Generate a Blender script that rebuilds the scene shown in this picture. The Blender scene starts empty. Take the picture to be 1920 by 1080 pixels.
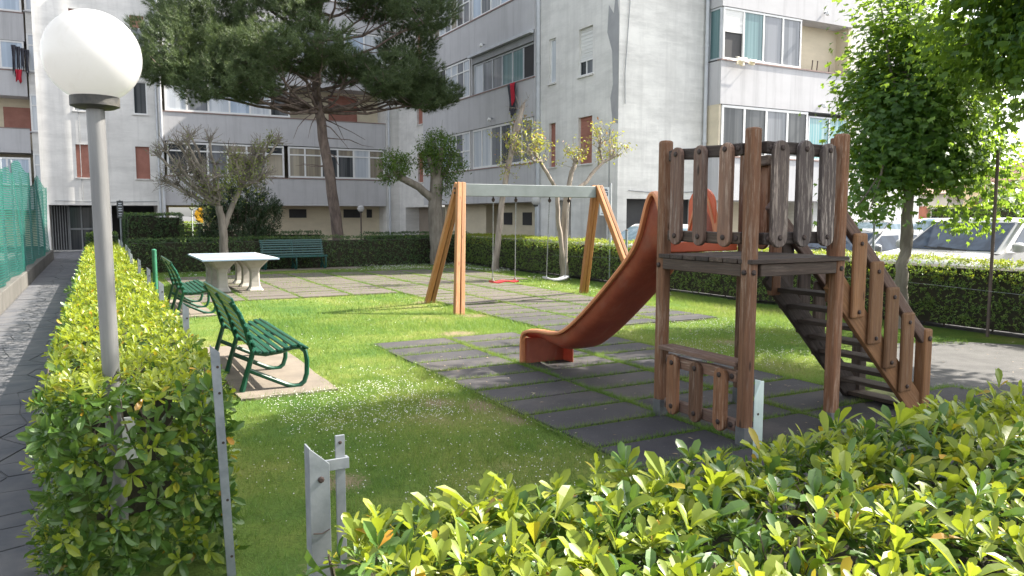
import bpy, math, random
import numpy as np
from mathutils import Vector, Matrix
random.seed(7); RNG = np.random.default_rng(11)
scene = bpy.context.scene
COL = scene.collection
# ---------------------------------------------------------------- camera, world, sun, exposure
cam_d = bpy.data.cameras.new('camera'); cam = bpy.data.objects.new('camera', cam_d); COL.objects.link(cam)
cam_d.sensor_width = 36; cam_d.lens = 27.0; cam_d.clip_start = 0.05; cam_d.clip_end = 2000
cam.location = (0, 0, 1.65)
cam.rotation_euler = (math.radians(90 - 5.4347), 0, math.radians(-28.335))
scene.camera = cam
SUN_EL, SUN_AZ = math.radians(42), math.radians(98)      # azimuth clockwise from +Y
S = Vector((math.cos(SUN_EL)*math.sin(SUN_AZ), math.cos(SUN_EL)*math.cos(SUN_AZ), math.sin(SUN_EL)))
world = bpy.data.worlds.new('World'); scene.world = world; world.use_nodes = True
wn = world.node_tree.nodes; wl = world.node_tree.links
sky = wn.new('ShaderNodeTexSky'); sky.sky_type = 'NISHITA'; sky.sun_disc = False
sky.sun_elevation = SUN_EL; sky.sun_rotation = SUN_AZ; sky.air_density = 1.0; sky.dust_density = 2.5; sky.ozone_density = 1.0
bg = wn['Background']; bg.inputs['Strength'].default_value = 0.12
hs = wn.new('ShaderNodeHueSaturation'); hs.inputs['Saturation'].default_value = 0.3; wl.new(sky.outputs['Color'], hs.inputs['Color']); wl.new(hs.outputs[0], bg.inputs['Color'])
sd = bpy.data.lights.new('sun', 'SUN'); sd.energy = 4.1; sd.angle = math.radians(0.53); sd.color = (1.0, 0.93, 0.82)
sun = bpy.data.objects.new('sun', sd); COL.objects.link(sun); sun.rotation_euler = S.to_track_quat('Z', 'Y').to_euler(); sun.location = (30, -5, 30)
scene.view_settings.view_transform = 'Standard'; scene.view_settings.look = 'None'
scene.view_settings.exposure = 2.0; scene.view_settings.gamma = 1.0; scene.view_settings.use_curve_mapping = False
scene.render.engine = 'CYCLES'
scene.cycles.max_bounces = 8; scene.cycles.transparent_max_bounces = 12
try: scene.cycles.use_denoising = True
except Exception: pass
# ---------------------------------------------------------------- materials
def new_mat(name):
    m = bpy.data.materials.new(name); m.use_nodes = True
    nt = m.node_tree; return m, nt, nt.nodes, nt.links, nt.nodes['Principled BSDF']
def coords(nt, obj=False, scale=(1, 1, 1), rnd=True):
    n, l = nt.nodes, nt.links
    mp = n.new('ShaderNodeMapping'); mp.inputs['Scale'].default_value = scale
    if obj:
        tc = n.new('ShaderNodeTexCoord'); src = tc.outputs['Object']
        if rnd:
            oi = n.new('ShaderNodeObjectInfo'); ml = n.new('ShaderNodeMath'); ml.operation = 'MULTIPLY'; ml.inputs[1].default_value = 37.0
            l.new(oi.outputs['Random'], ml.inputs[0])
            va = n.new('ShaderNodeVectorMath'); va.operation = 'ADD'; l.new(src, va.inputs[0]); l.new(ml.outputs[0], va.inputs[1]); src = va.outputs[0]
    else:
        g = n.new('ShaderNodeNewGeometry'); src = g.outputs['Position']
    l.new(src, mp.inputs['Vector']); return mp.outputs[0]
def ramp(nt, fac, stops, interp='LINEAR'):
    r = nt.nodes.new('ShaderNodeValToRGB'); cr = r.color_ramp; cr.interpolation = interp
    while len(cr.elements) < len(stops): cr.elements.new(0.5)
    for e, (p, c) in zip(cr.elements, stops): e.position = p; e.color = (*c[:3], 1)
    nt.links.new(fac, r.inputs[0]); return r.outputs[0]
def noise(nt, vec, scale, detail=5, rough=.6, dist=0):
    t = nt.nodes.new('ShaderNodeTexNoise'); t.inputs['Scale'].default_value = scale; t.inputs['Detail'].default_value = detail
    t.inputs['Roughness'].default_value = rough; t.inputs['Distortion'].default_value = dist
    nt.links.new(vec, t.inputs['Vector']); return t.outputs['Fac']
def bump(nt, h, strength, dist=.01):
    b = nt.nodes.new('ShaderNodeBump'); b.inputs['Strength'].default_value = strength; b.inputs['Distance'].default_value = dist
    nt.links.new(h, b.inputs['Height']); return b.outputs[0]
def mixc(nt, fac, a, b, mode='MIX'):
    m = nt.nodes.new('ShaderNodeMix'); m.data_type = 'RGBA'; m.blend_type = mode
    for s, v in ((m.inputs[0], fac), (m.inputs[6], a), (m.inputs[7], b)):
        if isinstance(v, (int, float)): s.default_value = v
        elif isinstance(v, tuple): s.default_value = (*v[:3], 1)
        else: nt.links.new(v, s)
    return m.outputs[2]
def M(name, c1, c2=None, scale=6, rough=.6, bmp=.15, metal=0, stretch=(1, 1, 1), obj=False, fine=60, lo=.35, hi=.65, spec=.5):
    m, nt, n, l, p = new_mat(name)
    v = coords(nt, obj, stretch)
    f = noise(nt, v, scale)
    c2 = c2 or tuple(x*.75 for x in c1)
    col = ramp(nt, f, [(lo, c1), (hi, c2)])
    l.new(col, p.inputs['Base Color']); p.inputs['Roughness'].default_value = rough; p.inputs['Metallic'].default_value = metal
    p.inputs['Specular IOR Level'].default_value = spec
    if bmp: l.new(bump(nt, noise(nt, v, fine, 3), bmp), p.inputs['Normal'])
    return m
def leaf_mat(name, stops, trans=(.35, .5, .04), tw=.38, rough=.42, byobj=False, spec=.5):
    m, nt, n, l, p = new_mat(name)
    if byobj: src = n.new('ShaderNodeObjectInfo').outputs['Random']
    else: src = n.new('ShaderNodeNewGeometry').outputs['Random Per Island']
    col = ramp(nt, src, stops)
    l.new(col, p.inputs['Base Color']); p.inputs['Roughness'].default_value = rough; p.inputs['Specular IOR Level'].default_value = spec
    t = n.new('ShaderNodeBsdfTranslucent')
    tc = mixc(nt, .55, col, trans); l.new(tc, t.inputs['Color'])
    mx = n.new('ShaderNodeMixShader'); mx.inputs[0].default_value = tw
    l.new(p.outputs[0], mx.inputs[1]); l.new(t.outputs[0], mx.inputs[2]); l.new(mx.outputs[0], n['Material Output'].inputs['Surface'])
    return m
def plaster(name, c, dirt=.28, streak=True, bands=False, mott=.35):
    m, nt, n, l, p = new_mat(name)
    v = coords(nt); a = noise(nt, v, .9, 6, .65)
    col = ramp(nt, a, [(.3, tuple(x*(1-dirt) for x in c)), (.62, c)])
    if streak:
        s = noise(nt, coords(nt, scale=(2.2, 2.2, .12)), 1.6, 5, .7)
        col = mixc(nt, ramp(nt, s, [(.5, (0, 0, 0)), (.75, (.55, .55, .55))]), col, tuple(x*.62 for x in c))
    blot = noise(nt, coords(nt, scale=(.35, .35, 1.5)), 1.5, 6, .7); col = mixc(nt, ramp(nt, blot, [(.44, (0, 0, 0)), (.66, (mott, mott, mott))]), col, tuple(x*.66 for x in c))
    h = noise(nt, v, 40, 3)
    if bands:
        br = n.new('ShaderNodeTexBrick'); br.inputs['Scale'].default_value = 1; br.inputs['Brick Width'].default_value = .5; br.inputs['Row Height'].default_value = .25
        br.inputs['Mortar Size'].default_value = .035; br.inputs['Mortar Smooth'].default_value = .8
        rot = n.new('ShaderNodeMapping'); rot.inputs['Rotation'].default_value = (math.radians(-90), 0, 0)
        l.new(coords(nt), rot.inputs['Vector']); l.new(rot.outputs[0], br.inputs['Vector'])
        k = noise(nt, v, 1.4, 4)
        col = mixc(nt, ramp(nt, k, [(.45, (.0, .0, .0)), (.7, (.3, .3, .3))]), col, mixc(nt, br.outputs['Fac'], tuple(x*.72 for x in c), c))
    l.new(col, p.inputs['Base Color']); p.inputs['Roughness'].default_value = .9; p.inputs['Specular IOR Level'].default_value = .2
    l.new(bump(nt, h, .25, .01), p.inputs['Normal']); return m
def wood(name, c1, c2, worn, wornamt, rough=.75):
    m, nt, n, l, p = new_mat(name)
    v = coords(nt, True, (22, 22, 1.1)); g = noise(nt, v, 2.2, 6, .7, .6)
    col = ramp(nt, g, [(.28, c2), (.66, c1)])
    w = noise(nt, coords(nt, True, (30, 30, 2.4)), 1.7, 6, .75)
    patch = noise(nt, coords(nt, True), 2.3, 3)
    ml = n.new('ShaderNodeMath'); ml.operation = 'MULTIPLY'; l.new(ramp(nt, w, [(.5, (0, 0, 0)), (.62, (1, 1, 1))]), ml.inputs[0]); l.new(ramp(nt, patch, [(.35, (.1, .1, .1)), (.65, (1, 1, 1))]), ml.inputs[1])
    m2 = n.new('ShaderNodeMath'); m2.operation = 'MULTIPLY'; l.new(ml.outputs[0], m2.inputs[0]); m2.inputs[1].default_value = wornamt
    col = mixc(nt, m2.outputs[0], col, worn)
    vo = n.new('ShaderNodeTexVoronoi'); vo.inputs['Scale'].default_value = 1.0; l.new(coords(nt, True, (9, 9, 2.6)), vo.inputs['Vector'])
    col = mixc(nt, ramp(nt, vo.outputs['Distance'], [(.06, (.85, .85, .85)), (.13, (0, 0, 0))]), col, tuple(x*.35 for x in c2))
    oi = n.new('ShaderNodeObjectInfo').outputs['Random']; col = mixc(nt, 1.0, col, ramp(nt, oi, [(0, (.72, .74, .78)), (.5, (1.05, 1.02, 1.0)), (1, (1.42, 1.32, 1.2))]), 'MULTIPLY')
    l.new(col, p.inputs['Base Color']); p.inputs['Roughness'].default_value = rough; p.inputs['Specular IOR Level'].default_value = .3
    l.new(bump(nt, g, .6, .006), p.inputs['Normal']); return m
MT = {}
MT['white_wall'] = plaster('white_plaster', (.76, .745, .715), .16, True, False, .55)
MT['block_wall'] = plaster('block_plaster', (.74, .73, .695), .2, True, True, .8)
MT['grey_band'] = plaster('grey_plaster', (.52, .515, .525), .08, True, False, .12)
MT['cream'] = plaster('cream_plaster', (.70, .62, .47), .12, False)
MT['grey_patch'] = M('grey_cement', (.36, .36, .37), (.30, .30, .31), 2, .9)
MT['coping'] = M('terracotta_coping', (.30, .20, .17), (.22, .17, .16), 4, .8)
MT['shutter'] = M('brown_shutter', (.36, .155, .115), (.30, .125, .09), 3, .6, 0)
MT['white_metal'] = M('white_painted_metal', (.78, .78, .77), (.70, .70, .69), 3, .4, 0)
MT['grey_metal'] = M('grey_painted_metal', (.30, .31, .32), (.25, .26, .27), 3, .45, 0)
MT['pipe'] = M('downpipe_paint', (.55, .57, .60), (.46, .48, .5), 3, .5, 0)
MT['dark'] = M('dark_opening', (.02, .02, .024), (.03, .03, .03), 2, .6, 0)
MT['garage'] = M('garage_door_paint', (.30, .25, .20), (.25, .21, .17), 2, .7)
def glass(name, c1, c2, sc=1.2, r=.08):
    m, nt, n, l, p = new_mat(name)
    f = noise(nt, coords(nt, scale=(5, 5, .12)), sc, 2)
    l.new(ramp(nt, f, [(.4, c1), (.6, c2)]), p.inputs['Base Color']); p.inputs['Roughness'].default_value = r; p.inputs['Specular IOR Level'].default_value = .45
    return m
def cglass(*q):
    m = glass(*q); m.node_tree.nodes['Principled BSDF'].inputs['Specular IOR Level'].default_value = .22; return m
MT['g_dark'] = glass('dark_pane', (.03, .035, .04), (.09, .095, .10))
MT['g_grey'] = glass('grey_pane', (.22, .23, .25), (.14, .15, .165))
MT['g_cream'] = glass('cream_room_pane', (.32, .28, .21), (.22, .19, .15))
MT['g_curtain'] = glass('curtained_pane', (.60, .63, .66), (.46, .50, .55))
MT['g_blue'] = glass('blue_curtain_pane', (.50, .58, .68), (.36, .44, .54))
MT['g_teal'] = glass('teal_pane', (.16, .26, .27), (.10, .18, .19))
MT['g_shelf'] = glass('shelf_pane', (.12, .30, .33), (.30, .42, .42), 2.5)
MT['blind'] = M('venetian_blind', (.75, .75, .73), (.52, .52, .5), 1, .5, 0, stretch=(.01, .01, 9))
MT['galv'] = M('galvanised_steel', (.27, .29, .31), (.19, .21, .23), 14, .5, .05, .4)
MT['foot'] = M('dull_zinc', (.17, .175, .18), (.11, .115, .12), 12, .55, .05, .3)
MT['galv_pale'] = M('pale_painted_steel', (.48, .56, .54), (.40, .48, .46), 14, .5, .05)
MT['lamp_pole'] = M('lamp_pole_metal', (.25, .25, .245), (.15, .15, .15), 9, .5, .1, .3, (1, 1, .12))
MT['black_plastic'] = M('weathered_black_plastic', (.03, .03, .03), (.075, .07, .055), 16, .6)
MT['bench'] = M('green_paint', (.008, .078, .044), (.006, .056, .034), 8, .32, .04)
MT['bench_old'] = M('teal_green_paint', (.008, .062, .052), (.006, .046, .04), 8, .4, .04)
MT['wood'] = wood('brown_stained_wood', (.20, .10, .055), (.09, .046, .028), (.36, .28, .22), .65)
MT['wood_dark'] = wood('dark_brown_wood', (.075, .055, .045), (.03, .024, .022), (.20, .17, .15), .35)  # darker brown for deck, rails, treads and the far stair side
MT['wood_worn'] = wood('flaking_grey_wood', (.12, .095, .085), (.055, .046, .045), (.46, .40, .35), .95)
MT['wood_mid'] = wood('faded_brown_wood', (.19, .115, .085), (.09, .06, .05), (.36, .30, .26), .65)
MT['wood_stair'] = wood('warm_brown_wood', (.26, .135, .062), (.14, .07, .036), (.34, .24, .16), .4)
MT['wood_swing'] = wood('honey_brown_wood', (0.336, 0.16, 0.06), (0.208, 0.092, 0.036), (0.4, 0.264, 0.16), .35, .6)
MT['bolt'] = M('rusty_bolt', (.07, .045, .035), (.04, .03, .03), 30, .6, .1, .4)
MT['concrete'] = M('pale_concrete', (0.42, 0.3975, 0.3525), (0.33, 0.3075, 0.27), 5, .9, .2)
MT['slab'] = M('bench_slab_concrete', (.20, .168, .132), (.145, .122, .098), 3.5, .9, .2)
MT['rubber_curb'] = M('grey_gravel_paving', (0.0937, 0.0915, 0.0893), (0.0647, 0.0634, 0.0625), 3, .95, .5, fine=90)
MT['pp_top'] = M('faded_blue_top', (0.225, 0.315, 0.435), (0.3, 0.375, 0.45), 2, .35, 0)
MT['pp_line'] = M('white_line_paint', (.8, .8, .8), (.72, .72, .72), 5, .5, 0)
MT['red_seat'] = M('red_plastic', (.50, .035, .04), (.40, .03, .03), 5, .45, 0)
MT['grey_seat'] = M('grey_rubber_seat', (.45, .46, .47), (.35, .36, .37), 5, .5, 0)
MT['chain'] = M('chain_steel', (.32, .33, .34), (.2, .2, .2), 30, .45, 0, .6)
MT['beam'] = M('galvanised_beam', (.23, .26, .26), (.185, .21, .21), 3, .5, .05, .25)
MT['soil'] = M('dry_soil', (.20, .15, .10), (.13, .10, .07), 3, .95, .4)
MT['asphalt'] = M('asphalt', (0.0825, 0.0825, 0.084), (0.06, 0.06, 0.06225), 3, .92, .3, fine=120)
MT['bark_pine'] = M('pine_bark', (.22, .165, .14), (.10, .075, .065), 3.2, .95, .9, 0, (2.4, 2.4, .8), fine=14)
MT['bark'] = M('grey_bark', (.24, .21, .175), (.13, .11, .09), 4, .95, .7, 0, (2, 2, .5), fine=22)
MT['bark_pale'] = M('pale_bark', (.34, .29, .24), (.17, .14, .115), 4, .95, .7, 0, (2, 2, .5), fine=22)
MT['twig'] = M('twig_bark', (.16, .13, .10), (.09, .07, .055), 9, .9, .2)
MT['hedge_core'] = M('hedge_inner_shade', (.022, .024, .012), (.035, .028, .017), 9, .95, .6, fine=25)  # near-black tone stands in for twigs and the shade inside the hedges
G = lambda *s: list(s)
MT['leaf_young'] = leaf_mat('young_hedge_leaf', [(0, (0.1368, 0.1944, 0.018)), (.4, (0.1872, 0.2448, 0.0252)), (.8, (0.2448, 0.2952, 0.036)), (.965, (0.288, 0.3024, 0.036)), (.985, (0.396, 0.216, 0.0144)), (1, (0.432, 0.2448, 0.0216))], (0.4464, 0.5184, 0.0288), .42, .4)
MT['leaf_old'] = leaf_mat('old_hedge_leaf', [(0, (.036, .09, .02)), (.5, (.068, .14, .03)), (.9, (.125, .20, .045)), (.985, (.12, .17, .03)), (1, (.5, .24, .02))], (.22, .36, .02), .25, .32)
MT['leaf_young_o'] = leaf_mat('young_leaf_single', [(0, (0.1368, 0.1944, 0.018)), (.5, (0.2016, 0.2592, 0.0288)), (.93, (0.2592, 0.3024, 0.036)), (.97, (0.396, 0.2304, 0.0144)), (1, (0.432, 0.216, 0.0216))], (0.4464, 0.5184, 0.0288), .42, .38, True)
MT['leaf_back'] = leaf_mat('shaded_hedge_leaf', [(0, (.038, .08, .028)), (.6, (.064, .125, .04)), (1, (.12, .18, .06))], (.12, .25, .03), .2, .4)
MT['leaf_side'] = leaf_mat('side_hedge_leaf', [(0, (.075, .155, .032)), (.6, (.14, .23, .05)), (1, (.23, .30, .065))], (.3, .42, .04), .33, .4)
MT['leaf_tree'] = leaf_mat('broad_tree_leaf', [(0, (.035, .095, .025)), (.6, (.065, .15, .034)), (1, (.11, .20, .045))], (.42, .60, .04), .48, .45)
MT['leaf_oleander'] = leaf_mat('oleander_leaf', [(0, (.015, .034, .014)), (.7, (.028, .055, .02)), (1, (.045, .08, .03))], (.1, .2, .03), .2, .4)
MT['leaf_pollard'] = leaf_mat('pollard_leaf', [(0, (0.048, 0.104, 0.02)), (.6, (0.08, 0.144, 0.024)), (1, (0.128, 0.184, 0.036))], (0.24, 0.36, 0.032), .35, .5)
MT['leaf_bud'] = leaf_mat('fresh_bud_leaf', [(0, (0.224, 0.24, 0.04)), (.6, (0.304, 0.32, 0.056)), (.88, (0.36, 0.352, 0.08)), (.9, (0.36, 0.112, 0.064)), (1, (0.4, 0.16, 0.096))], (0.48, 0.496, 0.048), .4, .5)
MT['leaf_sparse'] = leaf_mat('sparse_leaf', [(0, (.12, .16, .04)), (1, (.24, .27, .08))], (.35, .42, .06), .35, .5)
MT['needle'] = leaf_mat('pine_needle', [(0, (.042, .076, .03)), (.6, (.08, .125, .045)), (1, (.135, .17, .065))], (.2, .27, .06), .3, .5)
MT['needle_young'] = leaf_mat('pine_needle_young', [(0, (.06, .10, .03)), (1, (.11, .145, .05))], (.2, .28, .05), .25, .5)  # young candle growth, mixed at random into every pad
MT['flower'] = M('white_clover', (0.6, 0.5925, 0.555), (0.495, 0.495, 0.435), 40, .7, 0)
# grass blades: colour from position + island
def grass_mat():
    m, nt, n, l, p = new_mat('grass_blade')
    v = coords(nt); a = noise(nt, v, .55, 5, .65); b = n.new('ShaderNodeNewGeometry').outputs['Random Per Island']
    c = ramp(nt, a, [(.34, (.075, .185, .035)), (.48, (.15, .255, .05)), (.60, (.255, .31, .075)), (.72, (.37, .33, .15))])
    c = mixc(nt, ramp(nt, b, [(0, (0, 0, 0)), (1, (.8, .8, .8))]), c, (.045, .125, .03))
    l.new(c, p.inputs['Base Color']); p.inputs['Roughness'].default_value = .5; p.inputs['Specular IOR Level'].default_value = .35
    t = n.new('ShaderNodeBsdfTranslucent'); l.new(mixc(nt, .5, c, (.40, .52, .08)), t.inputs['Color'])
    mx = n.new('ShaderNodeMixShader'); mx.inputs[0].default_value = .4
    l.new(p.outputs[0], mx.inputs[1]); l.new(t.outputs[0], mx.inputs[2]); l.new(mx.outputs[0], n['Material Output'].inputs['Surface']); return m
MT['grass'] = grass_mat()
SOIL = [(2.95, 5.95, .22), (2.6, 6.2, .14), (3.0, 5.4, .14), (4.4, 9.75, .25), (5.4, 11.4, .25), (5.45, 13.6, .2), (1.25, 4.6, .14), (.95, 3.4, .16), (7.2, 7.4, .2)]
def lawn_mat():
    m, nt, n, l, p = new_mat('lawn_soil')
    v = coords(nt); a = noise(nt, v, .55, 5, .65); f = noise(nt, v, 45, 4, .7)
    c = ramp(nt, a, [(.34, (.06, .13, .028)), (.48, (.12, .18, .036)), (.58, (.19, .22, .055)), (.72, (.30, .26, .13))])
    c = mixc(nt, ramp(nt, f, [(.4, (0, 0, 0)), (.65, (.6, .6, .6))]), c, (.06, .085, .02))
    for sx_, sy_, sr_ in SOIL:
        vd = n.new('ShaderNodeVectorMath'); vd.operation = 'DISTANCE'; l.new(v, vd.inputs[0]); vd.inputs[1].default_value = (sx_, sy_, 0)
        ad = n.new('ShaderNodeMath'); ad.operation = 'MULTIPLY_ADD'; l.new(f, ad.inputs[0]); ad.inputs[1].default_value = .5; l.new(vd.outputs['Value'], ad.inputs[2])
        c = mixc(nt, ramp(nt, ad.outputs[0], [(sr_*.8+.22, (.85, .85, .85)), (sr_+.32, (0, 0, 0))]), c, (.22, .165, .115))
    l.new(c, p.inputs['Base Color']); p.inputs['Roughness'].default_value = .95; p.inputs['Specular IOR Level'].default_value = .1
    l.new(bump(nt, f, .8, .02), p.inputs['Normal']); return m
MT['lawn'] = lawn_mat()
def tile_mat():
    m, nt, n, l, p = new_mat('rubber_tile')
    v = coords(nt); a = noise(nt, v, 2.1, 5, .65); f = noise(nt, v, 160, 2); oi = n.new('ShaderNodeObjectInfo').outputs['Random']
    c = ramp(nt, a, [(.3, (.030, .030, .035)), (.7, (.058, .056, .060))])
    c = mixc(nt, ramp(nt, oi, [(0, (0, 0, 0)), (1, (.5, .5, .5))]), c, (.080, .074, .073))
    g = n.new('ShaderNodeNewGeometry'); sx = n.new('ShaderNodeSeparateXYZ'); l.new(g.outputs['Position'], sx.inputs[0])
    far = n.new('ShaderNodeMapRange'); far.inputs[1].default_value = 10; far.inputs[2].default_value = 14; l.new(sx.outputs[1], far.inputs[0])
    ml = n.new('ShaderNodeMath'); ml.operation = 'MULTIPLY'; ml.inputs[1].default_value = .75; l.new(far.outputs[0], ml.inputs[0])
    c = mixc(nt, ml.outputs[0], c, mixc(nt, a, (.10, .088, .076), (.17, .145, .12)))
    du = noise(nt, v, .8, 5, .7, .5); c = mixc(nt, ramp(nt, du, [(.5, (0, 0, 0)), (.72, (.65, .65, .65))]), c, (.125, .11, .098))
    sp = noise(nt, v, 30, 2); c = mixc(nt, ramp(nt, sp, [(.71, (0, 0, 0)), (.76, (.5, .5, .5))]), c, (.35, .33, .30))
    l.new(c, p.inputs['Base Color']); p.inputs['Roughness'].default_value = .85; p.inputs['Specular IOR Level'].default_value = .25
    l.new(bump(nt, f, .5, .004), p.inputs['Normal']); return m
MT['tile'] = tile_mat()
MT['joint'] = M('mossy_joint', (.24, .26, .08), (.13, .12, .06), 7, .95, .5)
MT['path'] = M('slate_paving', (.066, .07, .082), (.108, .107, .112), 3.2, .85, .12, obj=False, fine=60)
MT['path_joint'] = M('paving_joint', (.055, .057, .064), (.10, .098, .09), 5, .95, .4)
def slide_mat():
    m, nt, n, l, p = new_mat('weathered_orange_fibreglass')
    v = coords(nt, True, (1, 1, 1), False); a = noise(nt, v, 3.5, 6, .7); 
    c = ramp(nt, a, [(.28, (.21, .056, .034)), (.55, (.32, .085, .044)), (.78, (.43, .14, .075))])
    s = noise(nt, coords(nt, True, (3, .7, .7), False), 4, 5, .7); c = mixc(nt, ramp(nt, s, [(.55, (0, 0, 0)), (.75, (.5, .5, .5))]), c, (.30, .17, .13))
    l.new(c, p.inputs['Base Color']); p.inputs['Roughness'].default_value = .5
    t = n.new('ShaderNodeBsdfTranslucent'); t.inputs['Color'].default_value = (.65, .04, .02, 1)
    mx = n.new('ShaderNodeMixShader'); mx.inputs[0].default_value = .16
    l.new(p.outputs[0], mx.inputs[1]); l.new(t.outputs[0], mx.inputs[2]); l.new(mx.outputs[0], n['Material Output'].inputs['Surface']); return m
MT['slide'] = slide_mat()
MT['slide_rim'] = M('bleached_sunlit_orange', (.66, .27, .12), (.52, .20, .09), 4, .5, .05)  # faded flange tone, brightened further in its colour to look sunlit
MT['slide_hood'] = M('orange_plastic', (.62, .13, .05), (.52, .10, .04), 3, .45, 0)
def globe_mat():
    m, nt, n, l, p = new_mat('opal_globe')
    gr_ = noise(nt, coords(nt, scale=(1, 1, 1)), 7, 6, .75, .4); l.new(ramp(nt, gr_, [(.52, (.72, .72, .72)), (.78, (.60, .59, .56))]), p.inputs['Base Color']); p.inputs['Roughness'].default_value = .12; p.inputs['Coat Weight'].default_value = .3
    t = n.new('ShaderNodeBsdfTranslucent'); t.inputs['Color'].default_value = (.72, .715, .70, 1)
    mx = n.new('ShaderNodeMixShader'); mx.inputs[0].default_value = .5
    l.new(p.outputs[0], mx.inputs[1]); l.new(t.outputs[0], mx.inputs[2]); l.new(mx.outputs[0], n['Material Output'].inputs['Surface']); return m
MT['globe'] = globe_mat()
def net_mat():
    m, nt, n, l, p = new_mat('green_shade_net')
    a = noise(nt, coords(nt), .9, 4)
    l.new(ramp(nt, a, [(.35, (.006, .075, .06)), (.65, (.012, .13, .10))]), p.inputs['Base Color']); p.inputs['Roughness'].default_value = .7
    tl = n.new('ShaderNodeBsdfTranslucent'); tl.inputs['Color'].default_value = (.012, .17, .13, 1)
    m1 = n.new('ShaderNodeMixShader'); m1.inputs[0].default_value = .4; l.new(p.outputs[0], m1.inputs[1]); l.new(tl.outputs[0], m1.inputs[2])
    g = n.new('ShaderNodeNewGeometry'); sx = n.new('ShaderNodeSeparateXYZ'); l.new(g.outputs['Position'], sx.inputs[0])
    hs = []
    for k in (1, 2):
        q = n.new('ShaderNodeMath'); q.operation = 'MULTIPLY'; q.inputs[1].default_value = 20.0; l.new(sx.outputs[k], q.inputs[0])
        fr = n.new('ShaderNodeMath'); fr.operation = 'FRACT'; l.new(q.outputs[0], fr.inputs[0])
        lt = n.new('ShaderNodeMath'); lt.operation = 'LESS_THAN'; lt.inputs[1].default_value = .45; l.new(fr.outputs[0], lt.inputs[0]); hs.append(lt)
    mxm = n.new('ShaderNodeMath'); mxm.operation = 'MAXIMUM'; l.new(hs[0].outputs[0], mxm.inputs[0]); l.new(hs[1].outputs[0], mxm.inputs[1])
    tr = n.new('ShaderNodeBsdfTransparent'); mx = n.new('ShaderNodeMixShader')
    l.new(mxm.outputs[0], mx.inputs[0]); l.new(tr.outputs[0], mx.inputs[1]); l.new(m1.outputs[0], mx.inputs[2]); l.new(mx.outputs[0], n['Material Output'].inputs['Surface']); return m
MT['net'] = net_mat()
def paint(name, c, r=.25):
    m, nt, n, l, p = new_mat(name)
    a = noise(nt, coords(nt, True), 2, 3); l.new(ramp(nt, a, [(.3, c), (.7, tuple(x*.93 for x in c))]), p.inputs['Base Color'])
    p.inputs['Roughness'].default_value = r; p.inputs['Coat Weight'].default_value = .6; p.inputs['Coat Roughness'].default_value = .05; return m
MT['car_white'] = paint('white_car_paint', (.42, .42, .415)); MT['car_silver'] = paint('silver_car_paint', (.25, .26, .275)); MT['car_blue'] = paint('pale_blue_car_paint', (.30, .42, .55)); MT['car_dark'] = paint('dark_car_paint', (.05, .055, .07))
MT['car_glass'] = cglass('car_window_glass', (.018, .028, .045), (.035, .052, .08), 1, .03); MT['car_glass_pale'] = cglass('car_window_reflecting', (.16, .22, .27), (.10, .15, .18), 1, .03)
MT['tyre'] = M('tyre_rubber', (.03, .03, .03), (.045, .045, .045), 5, .8); MT['rim'] = M('alloy_rim', (.45, .45, .46), (.35, .35, .36), 5, .35, 0, .8)
MT['headlight'] = M('headlight_glass', (.6, .62, .63), (.4, .42, .44), 8, .1, 0)
MT['roof_tile'] = M('terracotta_roof', (.34, .22, .17), (.22, .14, .11), 3, .9, .3)
MT['brick'] = M('red_brick', (.30, .12, .08), (.22, .09, .065), 4, .9, .3)
MT['house_wall'] = plaster('house_wall', (.72, .62, .44), .12, False)
MT['brown_wood'] = M('brown_joinery', (.12, .06, .035), (.09, .045, .03), 5, .6)
MT['sign_white'] = M('sign_white', (.74, .76, .80), (.68, .70, .75), 5, .4, 0); MT['sign_blue'] = M('sign_ink', (.03, .04, .09), (.04, .05, .1), 5, .5, 0)
MT['sign_back'] = M('sign_dark_face', (.10, .10, .10), (.06, .06, .06), 8, .6, 0); MT['sign_yellow'] = M('sign_yellow', (.70, .36, .02), (.6, .3, .02), 5, .5, 0)
MT['cloth_black'] = M('dark_cloth', (.035, .035, .045), (.07, .07, .085), 4, .9, .3); MT['cloth_red'] = M('red_cloth', (.50, .02, .045), (.36, .015, .03), 4, .85, .2); MT['cloth_white'] = M('pale_cloth', (.7, .68, .62), (.6, .5, .3), 6, .85, .2)
MT['paper'] = M('white_sticker', (.74, .74, .73), (.66, .66, .66), 5, .5, 0)
MT['iron'] = M('rusty_iron', (.14, .10, .085), (.09, .07, .06), 9, .7, .2, .3)
MT['grey_pole'] = M('grey_pole_paint', (.38, .40, .41), (.3, .32, .33), 5, .5, 0)
MT['green_pole'] = M('green_post_paint', (.03, .16, .085), (.02, .12, .065), 6, .45, 0)
MT['low_wall'] = plaster('low_wall_render', (.13, .125, .115), .35)
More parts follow.
